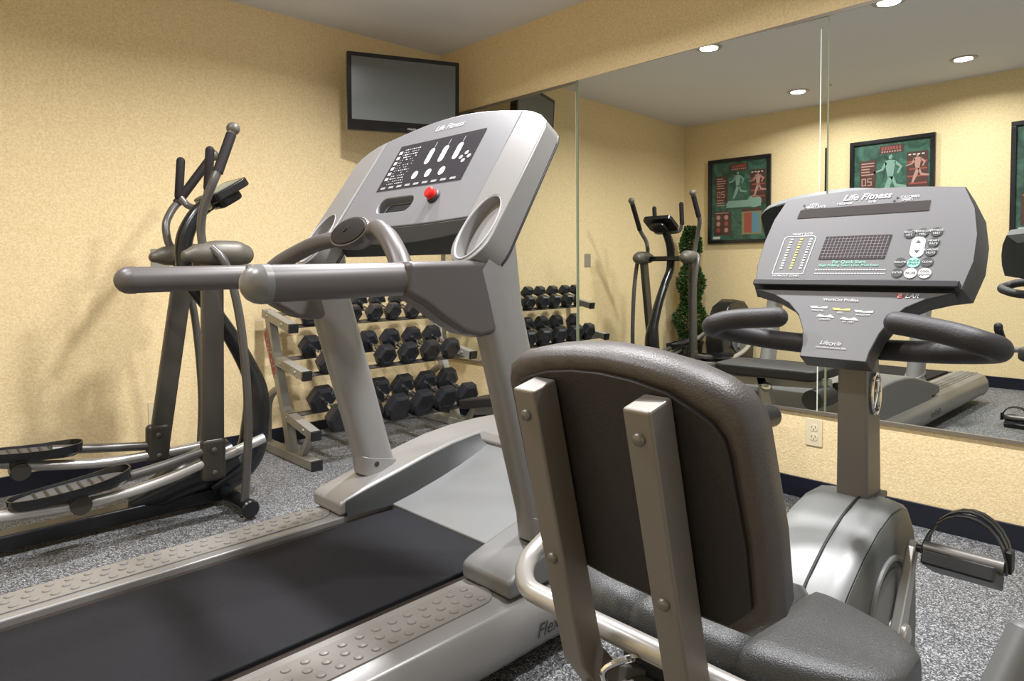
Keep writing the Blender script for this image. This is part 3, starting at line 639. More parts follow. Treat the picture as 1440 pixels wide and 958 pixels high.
pedal(-1, AX, AZ, math.atan2(0.145, 0.08)); pedal(1, AX, AZ, math.atan2(-0.145, -0.08))
# post
b = B(); r0 = [V((1.452, YS - 0.034, 0.512)), V((1.536, YS - 0.034, 0.512)), V((1.536, YS + 0.028, 0.512)), V((1.452, YS + 0.028, 0.512))]
r1 = [V((1.45, YS - 0.031, 0.90)), V((1.515, YS - 0.031, 0.90)), V((1.515, YS + 0.027, 0.90)), V((1.45, YS + 0.027, 0.90))]
loft(b, [r0, r1]); po = obj('console_post', b, M_BKM, K, bevel=0.006)
b = B(); box(b, (1.443, YS - 0.043, 0.508), (1.546, YS + 0.037, 0.520)); obj('post_collar', b, M_BKM, po, bevel=0.003)
EM = Fr((1.487, YS - 0.0325, 0.735), (1, 0, 0), (0, 0, 1))
b = B(); tube(b, [EM(0.024 * math.cos(a), 0.042 * math.sin(a), 0.004) for a in [2 * PI * j / 28 for j in range(29)]], 0.0035, 8, 1)
tube(b, [EM(-0.012, -0.028, 0.004), EM(0.0, 0.0, 0.005), EM(0.012, 0.022, 0.004)], 0.0028, 8, 3); tube(b, [EM(0.012, -0.026, 0.004), EM(0.0, 0.002, 0.005), EM(-0.012, 0.010, 0.004)], 0.0028, 8, 3); ball(b, EM(0.002, 0.027, 0.004), 0.005)
obj('round_emblem', b, M_CHROME, po)
# console face
YCN = 0.534
BF = Fr((1.477, YCN, 0.953), (0, -1, 0), (0.118, 0, 0.210))
face_o = [(-0.203, 0.0), (-0.210, 0.06), (-0.208, 0.12), (-0.199, 0.18), (-0.180, 0.232)] + [(-0.18 + 0.36 * j / 10, 0.232 + 0.014 * math.sin(PI * j / 10)) for j in range(1, 10)] + [(0.180, 0.232), (0.203, 0.18), (0.214, 0.12), (0.215, 0.06), (0.203, 0.0)]
b = B(); loft(b, [[BF(a, v, 0.0) for a, v in face_o], [BF(a * 1.015, v, -0.004) for a, v in face_o], [BF(a * 1.06, v - 0.006, -0.045) for a, v in face_o], [BF(a * 0.80, v * 0.85, -0.075) for a, v in face_o]])
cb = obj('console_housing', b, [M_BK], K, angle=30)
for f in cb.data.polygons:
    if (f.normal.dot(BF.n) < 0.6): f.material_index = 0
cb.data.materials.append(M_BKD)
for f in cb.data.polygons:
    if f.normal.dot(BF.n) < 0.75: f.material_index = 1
b = B(); BF.plate(b, rrect(0.405, 0.016, 0.004, cy=0.004), -0.002, 0.016); obj('reading_ledge', b, M_BLACK, K, bevel=0.003)
# neck panel that narrows towards the post
NF = Fr((1.470, YCN, 0.950), (0, -1, 0), (0.118, 0, 0.19))
nk = [(0.196, -0.004), (0.150, -0.020), (0.118, -0.040), (0.098, -0.065), (0.082, -0.100), (0.072, -0.140), (0.070, -0.163), (-0.060, -0.163), (-0.060, -0.135), (-0.068, -0.10), (-0.085, -0.065), (-0.112, -0.038), (-0.15, -0.018), (-0.200, -0.004)]
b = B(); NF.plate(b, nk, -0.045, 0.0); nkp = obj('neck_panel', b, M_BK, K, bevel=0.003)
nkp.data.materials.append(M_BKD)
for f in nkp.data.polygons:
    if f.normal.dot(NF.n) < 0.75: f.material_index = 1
# graphics on the face
b = B(); BF.flat(b, [(-0.145, 0.178), (0.125, 0.180), (0.125, 0.205), (-0.138, 0.202), (-0.142, 0.198)], 0.001); obj('message_window', b, M_WINDOW, cb, smooth=False)
b = B(); BF.flat(b, [(-0.074, 0.068), (0.060, 0.068), (0.066, 0.126), (-0.068, 0.126)], 0.001); lw = obj('led_window', b, M_LCD, cb, smooth=False)
b = B()
for i in range(1, 18): BF.flat(b, [(-0.074 + i * 0.0075, 0.070), (-0.0735 + i * 0.0075, 0.070), (-0.0675 + i * 0.0075, 0.124), (-0.068 + i * 0.0075, 0.124)], 0.0013)
for j in range(1, 8): BF.rect(b, -0.071, 0.068 + j * 0.0073, 0.062, 0.0684 + j * 0.0073, 0.0013)
obj('led_grid', b, M_PRINTD, lw, smooth=False)
g = B()
text(BF, 'Life Fitness', -0.002, 0.225, 0.022, 0.001, None, None, bm_only=g, mi=0, shear=0.35, bold=0.0004)
text(BF, 'MESSAGE', -0.045, 0.211, 0.008, 0.001, None, None, bm_only=g); text(BF, 'TIME', 0.012, 0.211, 0.008, 0.001, None, None, bm_only=g)
for u0, v0, s0 in ((-0.112, 0.214, 'LEVEL'), (-0.108, 0.207, 'HEART RATE'), (0.085, 0.217, 'CALORIES'), (0.080, 0.210, 'SPEED')):
    text(BF, s0, u0, v0, 0.008, 0.001, None, None, bm_only=g); BF.oval(g, u0 - 0.024, v0, 0.0025, 0.0025, 0.001, 4, 10)
obj('logo_print', g, [M_PRINT, M_PRINTD, M_YEL, M_GREEN, M_BLACKTXT], cb, smooth=False)
g = B()
# heart-rate chart box with its columns
bx0 = [(-0.170, 0.033), (-0.100, 0.033), (-0.090, 0.125), (-0.096, 0.130), (-0.155, 0.130), (-0.162, 0.125)]
for i in range(6):
    p, q = V((*bx0[i], 0)), V((*bx0[(i + 1) % 6], 0)); d_ = (q - p).normalized(); n_ = V((-d_.y, d_.x, 0)) * 0.0007
    BF.flat(g, [(p.x - n_.x, p.y - n_.y), (q.x - n_.x, q.y - n_.y), (q.x + n_.x, q.y + n_.y), (p.x + n_.x, p.y + n_.y)], 0.001, 0)
for i in range(12):
    v0 = 0.045 + i * 0.0068; sh = (v0 - 0.04) * 0.11
    for u0, mi_ in ((-0.156, 0), (-0.134, 2), (-0.112, 0)): BF.rect(g, u0 + sh, v0, u0 + sh + 0.006, v0 + 0.0035, 0.001, mi_)
text(BF, 'HEART RATE', -0.122, 0.135, 0.008, 0.001, None, None, bm_only=g); text(BF, 'WORKOUT ZONES', -0.138, 0.027, 0.007, 0.001, None, None, bm_only=g)
obj('zone_chart', g, [M_PRINT, M_PRINTD, M_YEL, M_GREEN, M_BLACKTXT], cb, smooth=False); g = B()
text(BF, 'For Quick Start,', -0.008, 0.061, 0.0105, 0.001, None, None, bm_only=g, mi=3); text(BF, 'Begin Pedaling. Select Level. Press Enter.', -0.008, 0.053, 0.0075, 0.001, None, None, bm_only=g, mi=3)
for v0 in (0.041, 0.032):
    for i in range(26): BF.rect(g, -0.075 + i * 0.0055, v0, -0.0712 + i * 0.0055, v0 + 0.0022, 0.001, 0)
for u0, v0, s0 in ((0.115, 0.116, 'SELECT'), (0.113, 0.094, 'MUTE')): pass
obj('instruction_print', g, [M_PRINT, M_PRINTD, M_YEL, M_GREEN, M_BLACKTXT], cb, smooth=False)
def button(u0, v0, ru, rv, m_, s0=None, tm=None, rect=False):
    q = B()
    if rect: BF.plate(q, rrect(2 * ru, 2 * rv, ru * 0.95, 6, u0, v0), 0.0, 0.0016)
    else: BF.oval(q, u0, v0, ru, rv, 0.0016, c0=0.0)
    o = obj('button', q, m_, cb)
    if s0:
        q = B()
        for i, ln in enumerate(s0.split('|')): text(BF, ln, u0, v0 + 0.0035 * (len(s0.split('|')) - 1) - 0.007 * i, 0.0062, 0.002, None, None, bm_only=q)
        obj('button_legend', q, tm or M_PRINT, o, smooth=False)
for u0, v0, s0 in ((0.098, 0.126, 'SELECT|LIST'), (0.122, 0.127, 'RANDOM|HILL'), (0.146, 0.128, 'FITNESS|TEST'), (0.144, 0.104, 'HEART|RATE'), (0.142, 0.083, 'CARDIO|MUTE'), (0.091, 0.059, 'RESUME'), (0.139, 0.059, 'CLEAR'), (0.089, 0.035, 'ENTER')):
    button(u0, v0, 0.0105, 0.0105, M_BTN, s0)
button(0.117, 0.094, 0.0125, 0.024, M_PRINT, None, rect=True)
q = B(); BF.flat(q, [(0.112, 0.103), (0.122, 0.103), (0.117, 0.110)], 0.002); BF.flat(q, [(0.112, 0.086), (0.117, 0.079), (0.122, 0.086)], 0.002); obj('arrow_marks', q, M_BKD, cb, smooth=False)
button(0.115, 0.058, 0.0115, 0.0115, M_GREEN, 'QUICK|START', M_BKD)
button(0.113, 0.034, 0.0115, 0.0115, M_PRINT, 'PAUSE', M_BKD); button(0.138, 0.034, 0.0115, 0.0115, M_PRINT, 'COOL|DOWN', M_BKD)
g = B()
text(NF, 'P  LAR', 0.118, -0.014, 0.0135, 0.001, None, None, bm_only=g, shear=0.25); NF.oval(g, 0.104, -0.013, 0.006, 0.0055, 0.0011, 3)
obj('sensor_logo', g, [M_PRINT, M_PRINTD, M_YEL, M_REDTXT], nkp, smooth=False); g = B()
text(NF, 'WorkOut Profiles', -0.005, -0.027, 0.0095, 0.001, None, None, bm_only=g)
for u0, v0, mi_, s0 in ((-0.046, -0.046, 0, 'MANUAL'), (0.0, -0.049, 2, 'HILL'), (0.044, -0.052, 0, 'RANDOM')):
    NF.flat(g, [(u0 - 0.018, v0 + 0.003), (u0 - 0.004, v0 + 0.003), (u0, v0), (u0 + 0.018, v0 + 0.003), (u0 + 0.018, v0 - 0.002), (u0 - 0.014, v0 - 0.002)], 0.001, mi_); text(NF, s0, u0, v0 - 0.0075, 0.006, 0.001, None, None, bm_only=g)
for u0, v0, s0 in ((-0.028, -0.066, 'CARDIO'), (0.020, -0.070, 'FIT TEST')):
    NF.flat(g, [(u0 - 0.018, v0 - 0.002), (u0 - 0.012, v0 + 0.004), (u0, v0), (u0 + 0.01, v0 + 0.004), (u0 + 0.019, v0 - 0.003)], 0.001, 0); text(NF, s0, u0, v0 - 0.0075, 0.006, 0.001, None, None, bm_only=g)
obj('profile_icons', g, [M_PRINT, M_PRINTD, M_YEL, M_REDTXT], nkp, smooth=False); g = B()
text(NF, 'Lifecycle', -0.005, -0.128, 0.012, 0.001, None, None, bm_only=g, shear=0.4); text(NF, 'recumbent exercise bike', -0.002, -0.138, 0.006, 0.001, None, None, bm_only=g, shear=0.4)
obj('model_print', g, [M_PRINT, M_PRINTD, M_YEL, M_REDTXT], nkp, smooth=False)
# looped handles either side of the neck
for s, pts in ((-1, [(1.36, 0.405, 0.893), (1.35, 0.36, 0.888), (1.34, 0.31, 0.880), (1.335, 0.272, 0.870), (1.362, 0.250, 0.858), (1.405, 0.275, 0.847), (1.46, 0.36, 0.833), (1.49, 0.47, 0.826)]),
               (1, [(1.36, 0.630, 0.893), (1.35, 0.69, 0.888), (1.335, 0.73, 0.882), (1.335, 0.762, 0.871), (1.372, 0.783, 0.860), (1.42, 0.768, 0.849), (1.47, 0.70, 0.833), (1.49, 0.58, 0.826)])):
    b = B(); tube(b, pts, 0.0215, 20, 6, True); obj('loop_handle', b, M_FOAM, K)
# the right side grip seen close at the frame edge
b = B(); tube(b, [(0.95, 0.187, 0.405), (1.035, 0.150, 0.535)], [0.027, 0.025], 24, 3, False); lathe(b, (1.035, 0.150, 0.535), V((0.05, -0.022, 0.075)), [(0.025, 0), (0.023, 0.006), (0.016, 0.011), (0, 0.013)], 24)
obj('side_grip', b, M_SIDEG, K)

# ------------------------------------------------------------------ elliptical trainer
E_ = thing('elliptical_trainer', 'dark bronze elliptical cross trainer with upright arms by the back wall', 'elliptical trainer', (0.4, 2.94, 0))
YE = 2.94
b = B(); bar(b, (-0.45, YE, 0.045), (1.06, YE, 0.045), 0.085, 0.06, (0, 1, 0)); obj('floor_rail', b, M_ELLB, E_, bevel=0.01)
b = B(); tube(b, [(1.05, YE - 0.30, 0.05), (1.05, YE + 0.30, 0.05)], 0.030, 16, 1); 
obj('front_stabilizer', b, M_ELLB, E_)
for s in (-1, 1):
    b = B(); lathe(b, (1.052, YE + s * 0.285, 0.045), (0, s, 0), [(0.03, -0.02), (0.036, 0), (0.036, 0.026), (0.030, 0.032), (0, 0.034)], 20); wh = obj('transport_wheel', b, M_ELLB, E_)
    b = B(); lathe(b, (1.045, YE + s * 0.27, 0.0), (0, 0, 1), [(0.02, 0), (0.02, 0.008), (0.008, 0.010), (0.008, 0.03)], 14); obj('leveling_foot', b, M_CHROME, wh)
b = B(); tube(b, [(-0.42, YE - 0.26, 0.04), (-0.42, YE + 0.26, 0.04)], 0.034, 16, 1, True); obj('rear_stabilizer', b, M_ELLB, E_)
# bowed centre column
b = B(); cp = [(1.00, 0.07), (1.10, 0.11), (1.175, 0.18), (1.205, 0.30), (1.213, 0.44), (1.19, 0.545), (1.115, 0.70), (1.02, 0.85), (0.938, 0.97), (0.930, 1.12), (0.985, 1.235), (1.06, 1.295)]
tube(b, [(x, YE, z) for x, z in cp], [0.05, 0.06, 0.062, 0.060, 0.054, 0.040, 0.034, 0.033, 0.033, 0.034, 0.032, 0.028], 20, 6, False, 1.0, (0, 1, 0)); obj('centre_column', b, M_ELLB, E_)
b = B(); tube(b, [(0.70, YE, 0.075), (0.80, YE, 0.10), (0.90, YE, 0.14), (0.98, YE, 0.16), (1.10, YE, 0.2)], [0.03, 0.065, 0.085, 0.09, 0.07], 16, 4); obj('base_cover', b, M_ELLB, E_)
b = B(); bar(b, (0.97, YE - 0.17, 1.055), (0.97, YE + 0.17, 1.055), 0.04, 0.04, (1, 0, 0)); obj('pivot_axle', b, M_ELLB, E_, bevel=0.01)
for s in (-1, 1):
    yl, yt = YE + s * 0.21, YE + s * 0.27
    # barrel hub
    b = B(); tube(b, [(0.875, yl, 1.055), (0.91, yl, 1.06), (0.98, yl, 1.065), (1.06, yl, 1.063), (1.085, yl, 1.06)], [0.024, 0.040, 0.050, 0.052, 0.044], 20, 4, True); obj('pivot_hub', b, M_ELLH, E_)
    # rocker link
    top, bo = ((0.965, 1.04), (0.945, 0.20)) if s < 0 else ((0.995, 1.02), (0.862, 0.20))
    b = B(); bar(b, (top[0], yl, top[1]), (bo[0], yl, bo[1]), 0.035, 0.082, (0, 1, 0)); lk = obj('rocker_link', b, M_ELL, E_, bevel=0.008)
    b = B(); bar(b, (bo[0] + 0.004, yl, 0.335), (bo[0], yl, 0.165), 0.048, 0.095, (0, 1, 0)); bk = obj('link_bracket', b, M_ELL, E_, bevel=0.02, seg=4)
    b = B()
    for z in (0.29, 0.20): bolt(b, (bo[0], yl - 0.0245, z), (0, -1, 0), 0.010, 0.004)
    obj('bolt', b, M_ELLH, bk)
    # thin outer arm down to the stabilizer
    b = B(); dx = 0.0 if s < 0 else 0.004
    tube(b, [(0.955 + dx, yt - s * 0.03, 1.085), (0.985 + dx, yt, 1.04), (1.015 + dx, yt, 0.96), (1.045 + dx, yt, 0.80), (1.062 + dx, yt, 0.60), (1.068 + dx, yt, 0.40), (1.058 + dx, yt, 0.22), (1.045 + dx, yt, 0.07)], 0.0165, 14, 5); obj('outer_arm', b, M_ELLT, E_)
    # moving handle
    if s < 0: hp = [(0.93, yl, 1.10), (0.925, yl - 0.005, 1.16), (0.93, yl - 0.025, 1.24), (0.955, yl - 0.055, 1.33), (0.975, yl - 0.058, 1.38)]; gp = [(0.975, yl - 0.058, 1.375), (1.035, yl - 0.045, 1.53)]
    else: hp = [(0.945, yl, 1.09), (0.93, yl + 0.005, 1.13), (0.93, yl + 0.02, 1.20), (0.96, yl + 0.04, 1.26), (0.99, yl + 0.046, 1.30)]; gp = [(0.985, yl + 0.046, 1.295), (1.125, yl + 0.028, 1.50)]
    b = B(); tube(b, hp, 0.0165, 14, 5); mh = obj('moving_handle', b, M_ELLT, E_)
    b = B(); tube(b, gp, 0.0195, 16, 1); obj('handle_grip', b, M_GRIP, mh)
    b = B(); g1 = V(gp[1]); gd = (g1 - V(gp[0])).normalized(); ball(b, g1 + gd * 0.026, 0.026); lathe(b, g1 - gd * 0.002, gd, [(0.016, 0), (0.019, 0.01), (0.018, 0.02)], 16); obj('handle_knob', b, M_ELLH, mh)
    # fixed handle
    x0_, z0_ = (0.985, 1.33) if s < 0 else (0.955, 1.315)
    yf = YE + s * 0.13
    b = B(); tube(b, [(1.03, YE, 1.265), (1.01, YE + s * 0.06, 1.262), (0.985, YE + s * 0.11, 1.275), (x0_, yf, z0_)], 0.0145, 12, 5); fh = obj('fixed_handle', b, M_ELLT, E_)
    b = B(); tube(b, [(x0_, yf, z0_), (x0_ + 0.012, yf, z0_ + 0.15)], 0.0175, 14, 1, True); obj('handle_grip', b, M_GRIP, fh)
# console
EC = Fr((1.075, YE, 1.345), (0, -1, 0), (0.62, 0, 0.40))
b = B(); EC.plate(b, rrect(0.25, 0.17, 0.03), -0.035, 0.0); ec = obj('console', b, M_ELLB, E_, bevel=0.006)
b = B(); EC.plate(b, rrect(0.19, 0.12, 0.01), 0.0, 0.002); obj('console_face', b, M_SCREEN, ec)
b = B(); EC.plate(b, rrect(0.13, 0.11, 0.03), -0.075, -0.035); obj('console_back', b, M_ELLB, ec, bevel=0.012)
# pedal arms and foot plates
for s in (-1, 1):
    yp = YE + s * 0.21
    if s < 0:
        silver = [(-0.12, 0.30), (0.0, 0.245), (0.14, 0.213), (0.27, 0.197), (0.49, 0.181), (0.65, 0.188), (0.79, 0.209), (0.91, 0.238), (1.033, 0.262), (1.155, 0.295)]
        dark = [(0.945, 0.292), (0.78, 0.262), (0.65, 0.246), (0.52, 0.235)]; fp = (0.285, 0.232, 0.655, 0.262); br = (0.492, 0.185)
    else:
        silver = [(-0.12, 0.38), (0.05, 0.33), (0.20, 0.30), (0.32, 0.275), (0.45, 0.240), (0.67, 0.207), (0.87, 0.203), (1.05, 0.205)]
        dark = [(0.862, 0.240), (0.75, 0.255), (0.62, 0.274), (0.48, 0.295)]; fp = (0.20, 0.325, 0.585, 0.290); br = (0.376, 0.235)
    b = B(); tube(b, [(x, yp, z) for x, z in silver], 0.020, 14, 4); obj('slide_tube', b, M_ELLS, E_)
    b = B(); tube(b, [(x, yp, z) for x, z in dark], 0.0185, 14, 4); obj('pedal_arm', b, M_ELLT, E_)
    xa, za, xb, zb = fp; L_ = V((xb - xa, 0, zb - za)); FPf = Fr((xa, yp, za), L_, (0, 1, 0)); ln = L_.length
    o2 = []
    for j in range(28):
        a = 2 * PI * j / 28; cx_ = math.cos(a); ww = 0.072 + 0.012 * cx_
        o2.append((ln / 2 + ln / 2 * math.copysign(abs(cx_) ** 0.7, cx_), ww * math.copysign(abs(math.sin(a)) ** 0.8, math.sin(a))))
    c_ = (ln / 2, 0)
    def ringp(k, z): return [FPf(c_[0] + (a - c_[0]) * (1 - (1 - k) * 0.4), bb * k, z(a)) for a, bb in o2]
    b = B(); hi = lambda a: 0.008 + 0.030 * max(0, (a / ln - 0.55)) ** 1.5 * 2 + 0.012 * max(0, 0.3 - a / ln)
    vr = [ringp(0.70, lambda a: -0.030), ringp(0.97, lambda a: -0.012), ringp(1.0, lambda a: hi(a)), ringp(0.93, lambda a: hi(a)), ringp(0.88, lambda a: -0.004)]
    loft(b, vr); fo = obj('foot_plate', b, M_ELLB, E_)
    b = B(); FPf.plate(b, [(c_[0] + (a - c_[0]) * 0.90, bb * 0.80) for a, bb in o2], -0.004, 0.0); tr = obj('tread_pad', b, M_TREAD, fo)
    b = B()
    for q in range(7): FPf.plate(b, rrect(0.008, 0.085, 0.003, cx=0.08 + q * 0.033, cy=0), 0.0, 0.003)
    obj('tread_ribs', b, M_BLACK, tr)
    b = B(); lathe(b, (br[0], yp - 0.035, br[1]), (0, 1, 0), [(0.034, 0), (0.034, 0.07)], 20); obox(b, (br[0] - 0.005, yp, br[1] + 0.03), (0.028, 0, 0), (0, 0.028, 0), (0, 0, 0.032)); obj('pedal_bracket', b, M_ELL, E_, bevel=0.004)
# crank housing at the rear
b = B(); hs = [(0.16, 0.08), (0.20, 0.30), (0.16, 0.50), (0.06, 0.63), (-0.10, 0.685), (-0.28, 0.665), (-0.40, 0.58), (-0.47, 0.44), (-0.49, 0.25), (-0.47, 0.08)]
prism(b, [(x, YE - 0.085, z) for x, z in hs], (0, 0.17, 0)); obj('crank_housing', b, M_ELLB, E_, bevel=0.03, seg=4)
for s, a in ((-1, -0.9), (1, 2.2)):
    b = B(); lathe(b, (-0.15, YE + s * 0.086, 0.36), (0, s, 0), [(0.17, 0), (0.17, 0.006), (0.03, 0.014), (0.03, 0.05), (0, 0.05)], 28); bar(b, (-0.15, YE + s * 0.125, 0.36), (-0.15 + 0.15 * math.cos(a), YE + s * 0.125, 0.36 + 0.15 * math.sin(a)), 0.02, 0.045, (0, 1, 0)); obj('rear_crank', b, M_GUN, E_)

# ------------------------------------------------------------------ dumbbell rack
RX = (1.55, 2.64)
RK = thing('dumbbell_rack', 'grey three tier dumbbell rack with red lettering on its end frame', 'dumbbell rack', (2.05, 3.35, 0))
def yz(px, py): p = at(px, py, 'X', RX[0]); return (p.y, p.z)
for x in RX:
    def q3(pt, dx=0.0): return V((x + dx, pt[0], pt[1]))
    b = B(); bar(b, (x, 3.045, 0.026), (x, 3.62, 0.026), 0.055, 0.048); ft = obj('rack_foot', b, M_RACK, RK, bevel=0.004)
    b = B(); box(b, (x - 0.0285, 3.035, 0.0015), (x + 0.0285, 3.050, 0.051)); obj('end_cap', b, M_BLACK, ft, bevel=0.002)
    for a0, a1 in (((374, 440), (412, 462)), ((393, 507), (431, 529)), ((401, 580), (444, 613))):
        p0, p1 = yz(*a0), yz(*a1); b = B(); bar(b, q3(p0), q3(p1), 0.050, 0.046); ar = obj('shelf_arm', b, M_RACK, RK, bevel=0.003)
        d_ = (q3(p1) - q3(p0)).normalized(); b = B(); bar(b, q3(p1) - d_ * 0.004, q3(p1) + d_ * 0.012, 0.052, 0.048); obj('end_cap', b, M_BLACK, ar, bevel=0.002)
        for f_ in (0.2, 0.75): b = B(); bolt(b, q3(p0).lerp(q3(p1), f_) + V((-0.025, 0, 0)), (-1, 0, 0), 0.009, 0.006); obj('bolt', b, M_RACK, ar)
    b = B()
    pp = [yz(*q_) for q_ in ((379, 436), (388, 500), (396, 545), (405, 592), (412, 640))]
    rr_ = []
    for i, pt in enumerate(pp):
        hw_ = 0.028; rr_.append([q3(pt, -0.022) + V((0, hw_, 0)), q3(pt, 0.022) + V((0, hw_, 0)), q3(pt, 0.022) + V((0, -hw_, 0)), q3(pt, -0.022) + V((0, -hw_, 0))])
    loft(b, rr_); pst = obj('rack_post', b, M_RACK, RK, bevel=0.003)
    b = B(); bar(b, q3(yz(437, 612)), q3(yz(424, 645)), 0.03, 0.03); obj('rack_strut', b, M_RACK, RK, bevel=0.003)
    b = B(); tube(b, [q3(yz(394, 545)), q3(yz(384, 552)), q3(yz(378, 566)), q3(yz(377, 590)), q3(yz(377, 632))], 0.021, 8, 4); obj('rear_brace', b, M_RACK, RK)
    b = B(); z0 = yz(383, 560)
SHELF = {'top': ((3.35, 0.745), (3.51, 0.803), 0.055), 'middle': ((3.195, 0.512), (3.375, 0.580), 0.067), 'bottom': ((3.08, 0.240), (3.265, 0.310), 0.080)}
for f_, k_, r_ in SHELF.values():
    for hy, hz_ in (f_, k_):
        d_ = (V((0, *k_)) - V((0, *f_))).normalized(); up_ = V((0, -d_.z, d_.y)); c0 = V((0, hy, hz_)) - up_ * (r_ * 0.866 + 0.0055) ; b = B()
        bar(b, (RX[0] - 0.02, c0.y, c0.z), (RX[1] + 0.02, c0.y, c0.z), 0.040, 0.006, d_); obj('shelf_rail', b, M_RAILRACK, RK, bevel=0.0015)
# brand lettering running down the end post
LP0, LP1 = at(371.5, 462, 'X', RX[0] - 0.024), at(387.5, 532, 'X', RX[0] - 0.024)
ld = (LP1 - LP0).normalized(); LF_ = Fr((LP0 + LP1) / 2, ld, V((0, -ld.z, ld.y)))
s_ = 1 if LF_.n.x < 0 else -1
if s_ < 0: LF_ = Fr((LP0 + LP1) / 2, ld, V((0, ld.z, -ld.y)))
b = B(); LF_.plate(b, rrect(0.28, 0.052, 0.003), -0.006, 0.0); lpn = obj('name_strip', b, M_RACK, RK)
text(LF_, 'BODY-SOLID', 0, 0, 0.046, 0.0008, M_REDTXT, RK, 'brand_lettering', spacing=0.92, bold=0.0022)

def dumbbell_proto():
    """built lying along +Y about the origin; unit head radius 1 scaled later"""
    pass
GRP = {'top': 'small hex dumbbells on the top shelf', 'middle': 'hex dumbbells on the middle shelf', 'bottom': 'large hex dumbbells on the bottom shelf'}
mesh_cache = {}
def make_dumbbell(kind, r, half, hl):
    key = (kind,)
    if key in mesh_cache: return mesh_cache[key]
    d = []
    for s in (-1, 1):
        b = B(); lathe(b, (0, s * (half - hl / 2), 0), (0, s, 0), [(r * 0.72, 0), (r, 0.010), (r, hl - 0.012), (r * 0.80, hl), (r * 0.55, hl), (r * 0.50, hl - 0.003), (0, hl - 0.003)], 6, phase=0.0)
        bmesh.ops.recalc_face_normals(b, faces=b.faces[:]); me = bpy.data.meshes.new('head'); b.to_mesh(me); b.free(); me.materials.append(M_HEX); d.append(('head', me))
    b = B(); g_ = half - hl / 2; tube(b, [(0, -g_, 0), (0, -g_ * 0.5, 0), (0, 0, 0), (0, g_ * 0.5, 0), (0, g_, 0)], [0.012, 0.015, 0.017, 0.015, 0.012], 14, 3)
    bmesh.ops.recalc_face_normals(b, faces=b.faces[:]); me = bpy.data.meshes.new('handle'); b.to_mesh(me); b.free(); me.materials.append(M_CHROME)
    for p in me.polygons: p.use_smooth = True
    d.append(('handle', me)); mesh_cache[key] = d; return d
def place_dumbbell(kind, x, front, back, r, label, yaw=0.0, hl=0.062):
    d = make_dumbbell(kind, r, 0.5 * (V((0, *front)) - V((0, *back))).length, hl)
    t = bpy.data.objects.new('hex_dumbbell', None); C.objects.link(t); t.empty_display_size = 0.05
    c = (V((x, *front)) + V((x, *back))) / 2; t.location = c
    t.rotation_euler = (math.atan2(back[1] - front[1], back[0] - front[0]), 0, yaw)
    t['label'] = label; t['category'] = 'dumbbell'; t['group'] = GRP[kind]
    for nm, me in d:
        o = bpy.data.objects.new(nm, me); C.objects.link(o); o.parent = t
        if nm == 'head':
            bv = o.modifiers.new('bevel', 'BEVEL'); bv.width = 0.003; bv.segments = 2
ordn = ['first', 'second', 'third', 'fourth', 'fifth', 'sixth', 'seventh', 'eighth']
for kind, xs, w_ in (('bottom', (1.70, 1.875, 2.05, 2.215, 2.38, 2.54), 'large black hex dumbbell on the bottom rack shelf, %s from the lettered end'), ('middle', (1.70, 1.845, 2.05, 2.205, 2.36, 2.51), 'black hex dumbbell on the middle rack shelf, %s from the lettered end'),
                     ('top', (1.68, 1.80, 1.94, 2.08, 2.205, 2.345, 2.47), 'small black hex dumbbell on the top rack shelf, %s from the lettered end')):
    for i, x in enumerate(xs): place_dumbbell(kind, x, *SHELF[kind], w_ % ordn[i], 0.04, 0.058 if kind == 'top' else 0.066)
# ------------------------------------------------------------------ sit-up bench along the mirror wall
BN = thing('workout_bench', 'low black padded bench with grey frame between treadmill hood and mirror', 'bench', (2.43, 2.2, 0))
xb = 2.43
b = B(); A, Z2 = V((xb, 2.86, 0.245)), V((xb, 1.85, 0.44)); d_ = (Z2 - A).normalized(); n_ = V((0, -d_.z, d_.y)); n_ = n_ if n_.z > 0 else -n_
c_ = (A + Z2) / 2; fr_ = Fr(c_, V((1, 0, 0)), d_); k_ = 1 if fr_.n.z > 0 else -1
fr_.plate(b, rrect(0.29, (Z2 - A).length, 0.04), -0.025 * k_, 0.025 * k_); obj('bench_pad', b, M_VINYLB, BN, bevel=0.012)
b = B(); fr2 = Fr((xb, 1.50, 0.480), (1, 0, 0), (0, -1, 0.0)); k_ = 1 if fr2.n.z > 0 else -1; fr2.plate(b, rrect(0.30, 0.50, 0.05), -0.025, 0.025); obj('head_pad', b, M_VINYLB, BN, bevel=0.012)
b = B(); bar(b, A - n_ * 0.05, Z2 - n_ * 0.05, 0.05, 0.05); bar(b, (xb, 2.72, 0.20), (xb, 2.78, 0.03), 0.05, 0.05); bar(b, (xb, 1.55, 0.44), (xb, 1.45, 0.03), 0.05, 0.05); bar(b, (xb, 1.25, 0.43), (xb, 1.9, 0.40), 0.05, 0.04)
box(b, (xb - 0.22, 2.75, 0), (xb + 0.22, 2.80, 0.05)); box(b, (xb - 0.25, 1.42, 0), (xb + 0.25, 1.47, 0.05)); bar(b, (xb, 2.77, 0.025), (xb, 1.45, 0.025), 0.05, 0.05); obj('bench_frame', b, M_RACK, BN, bevel=0.004)
b = B(); lathe(b, (xb + 0.03, 1.50, 0.40), (1, 0, 0), [(0.012, 0), (0.012, 0.03), (0.024, 0.035), (0.026, 0.055), (0.015, 0.065), (0, 0.066)], 16); obj('adjust_knob', b, M_CHROME, BN)
b = B(); lathe(b, (xb - 0.2, 1.24, 0.385), (1, 0, 0), [(0.02, 0), (0.045, 0.002), (0.045, 0.15), (0.02, 0.152), (0.012, 0.155), (0.012, 0.245), (0.02, 0.248), (0.045, 0.25), (0.045, 0.398), (0, 0.4)], 20); obj('foam_roller', b, M_BLACK, BN)

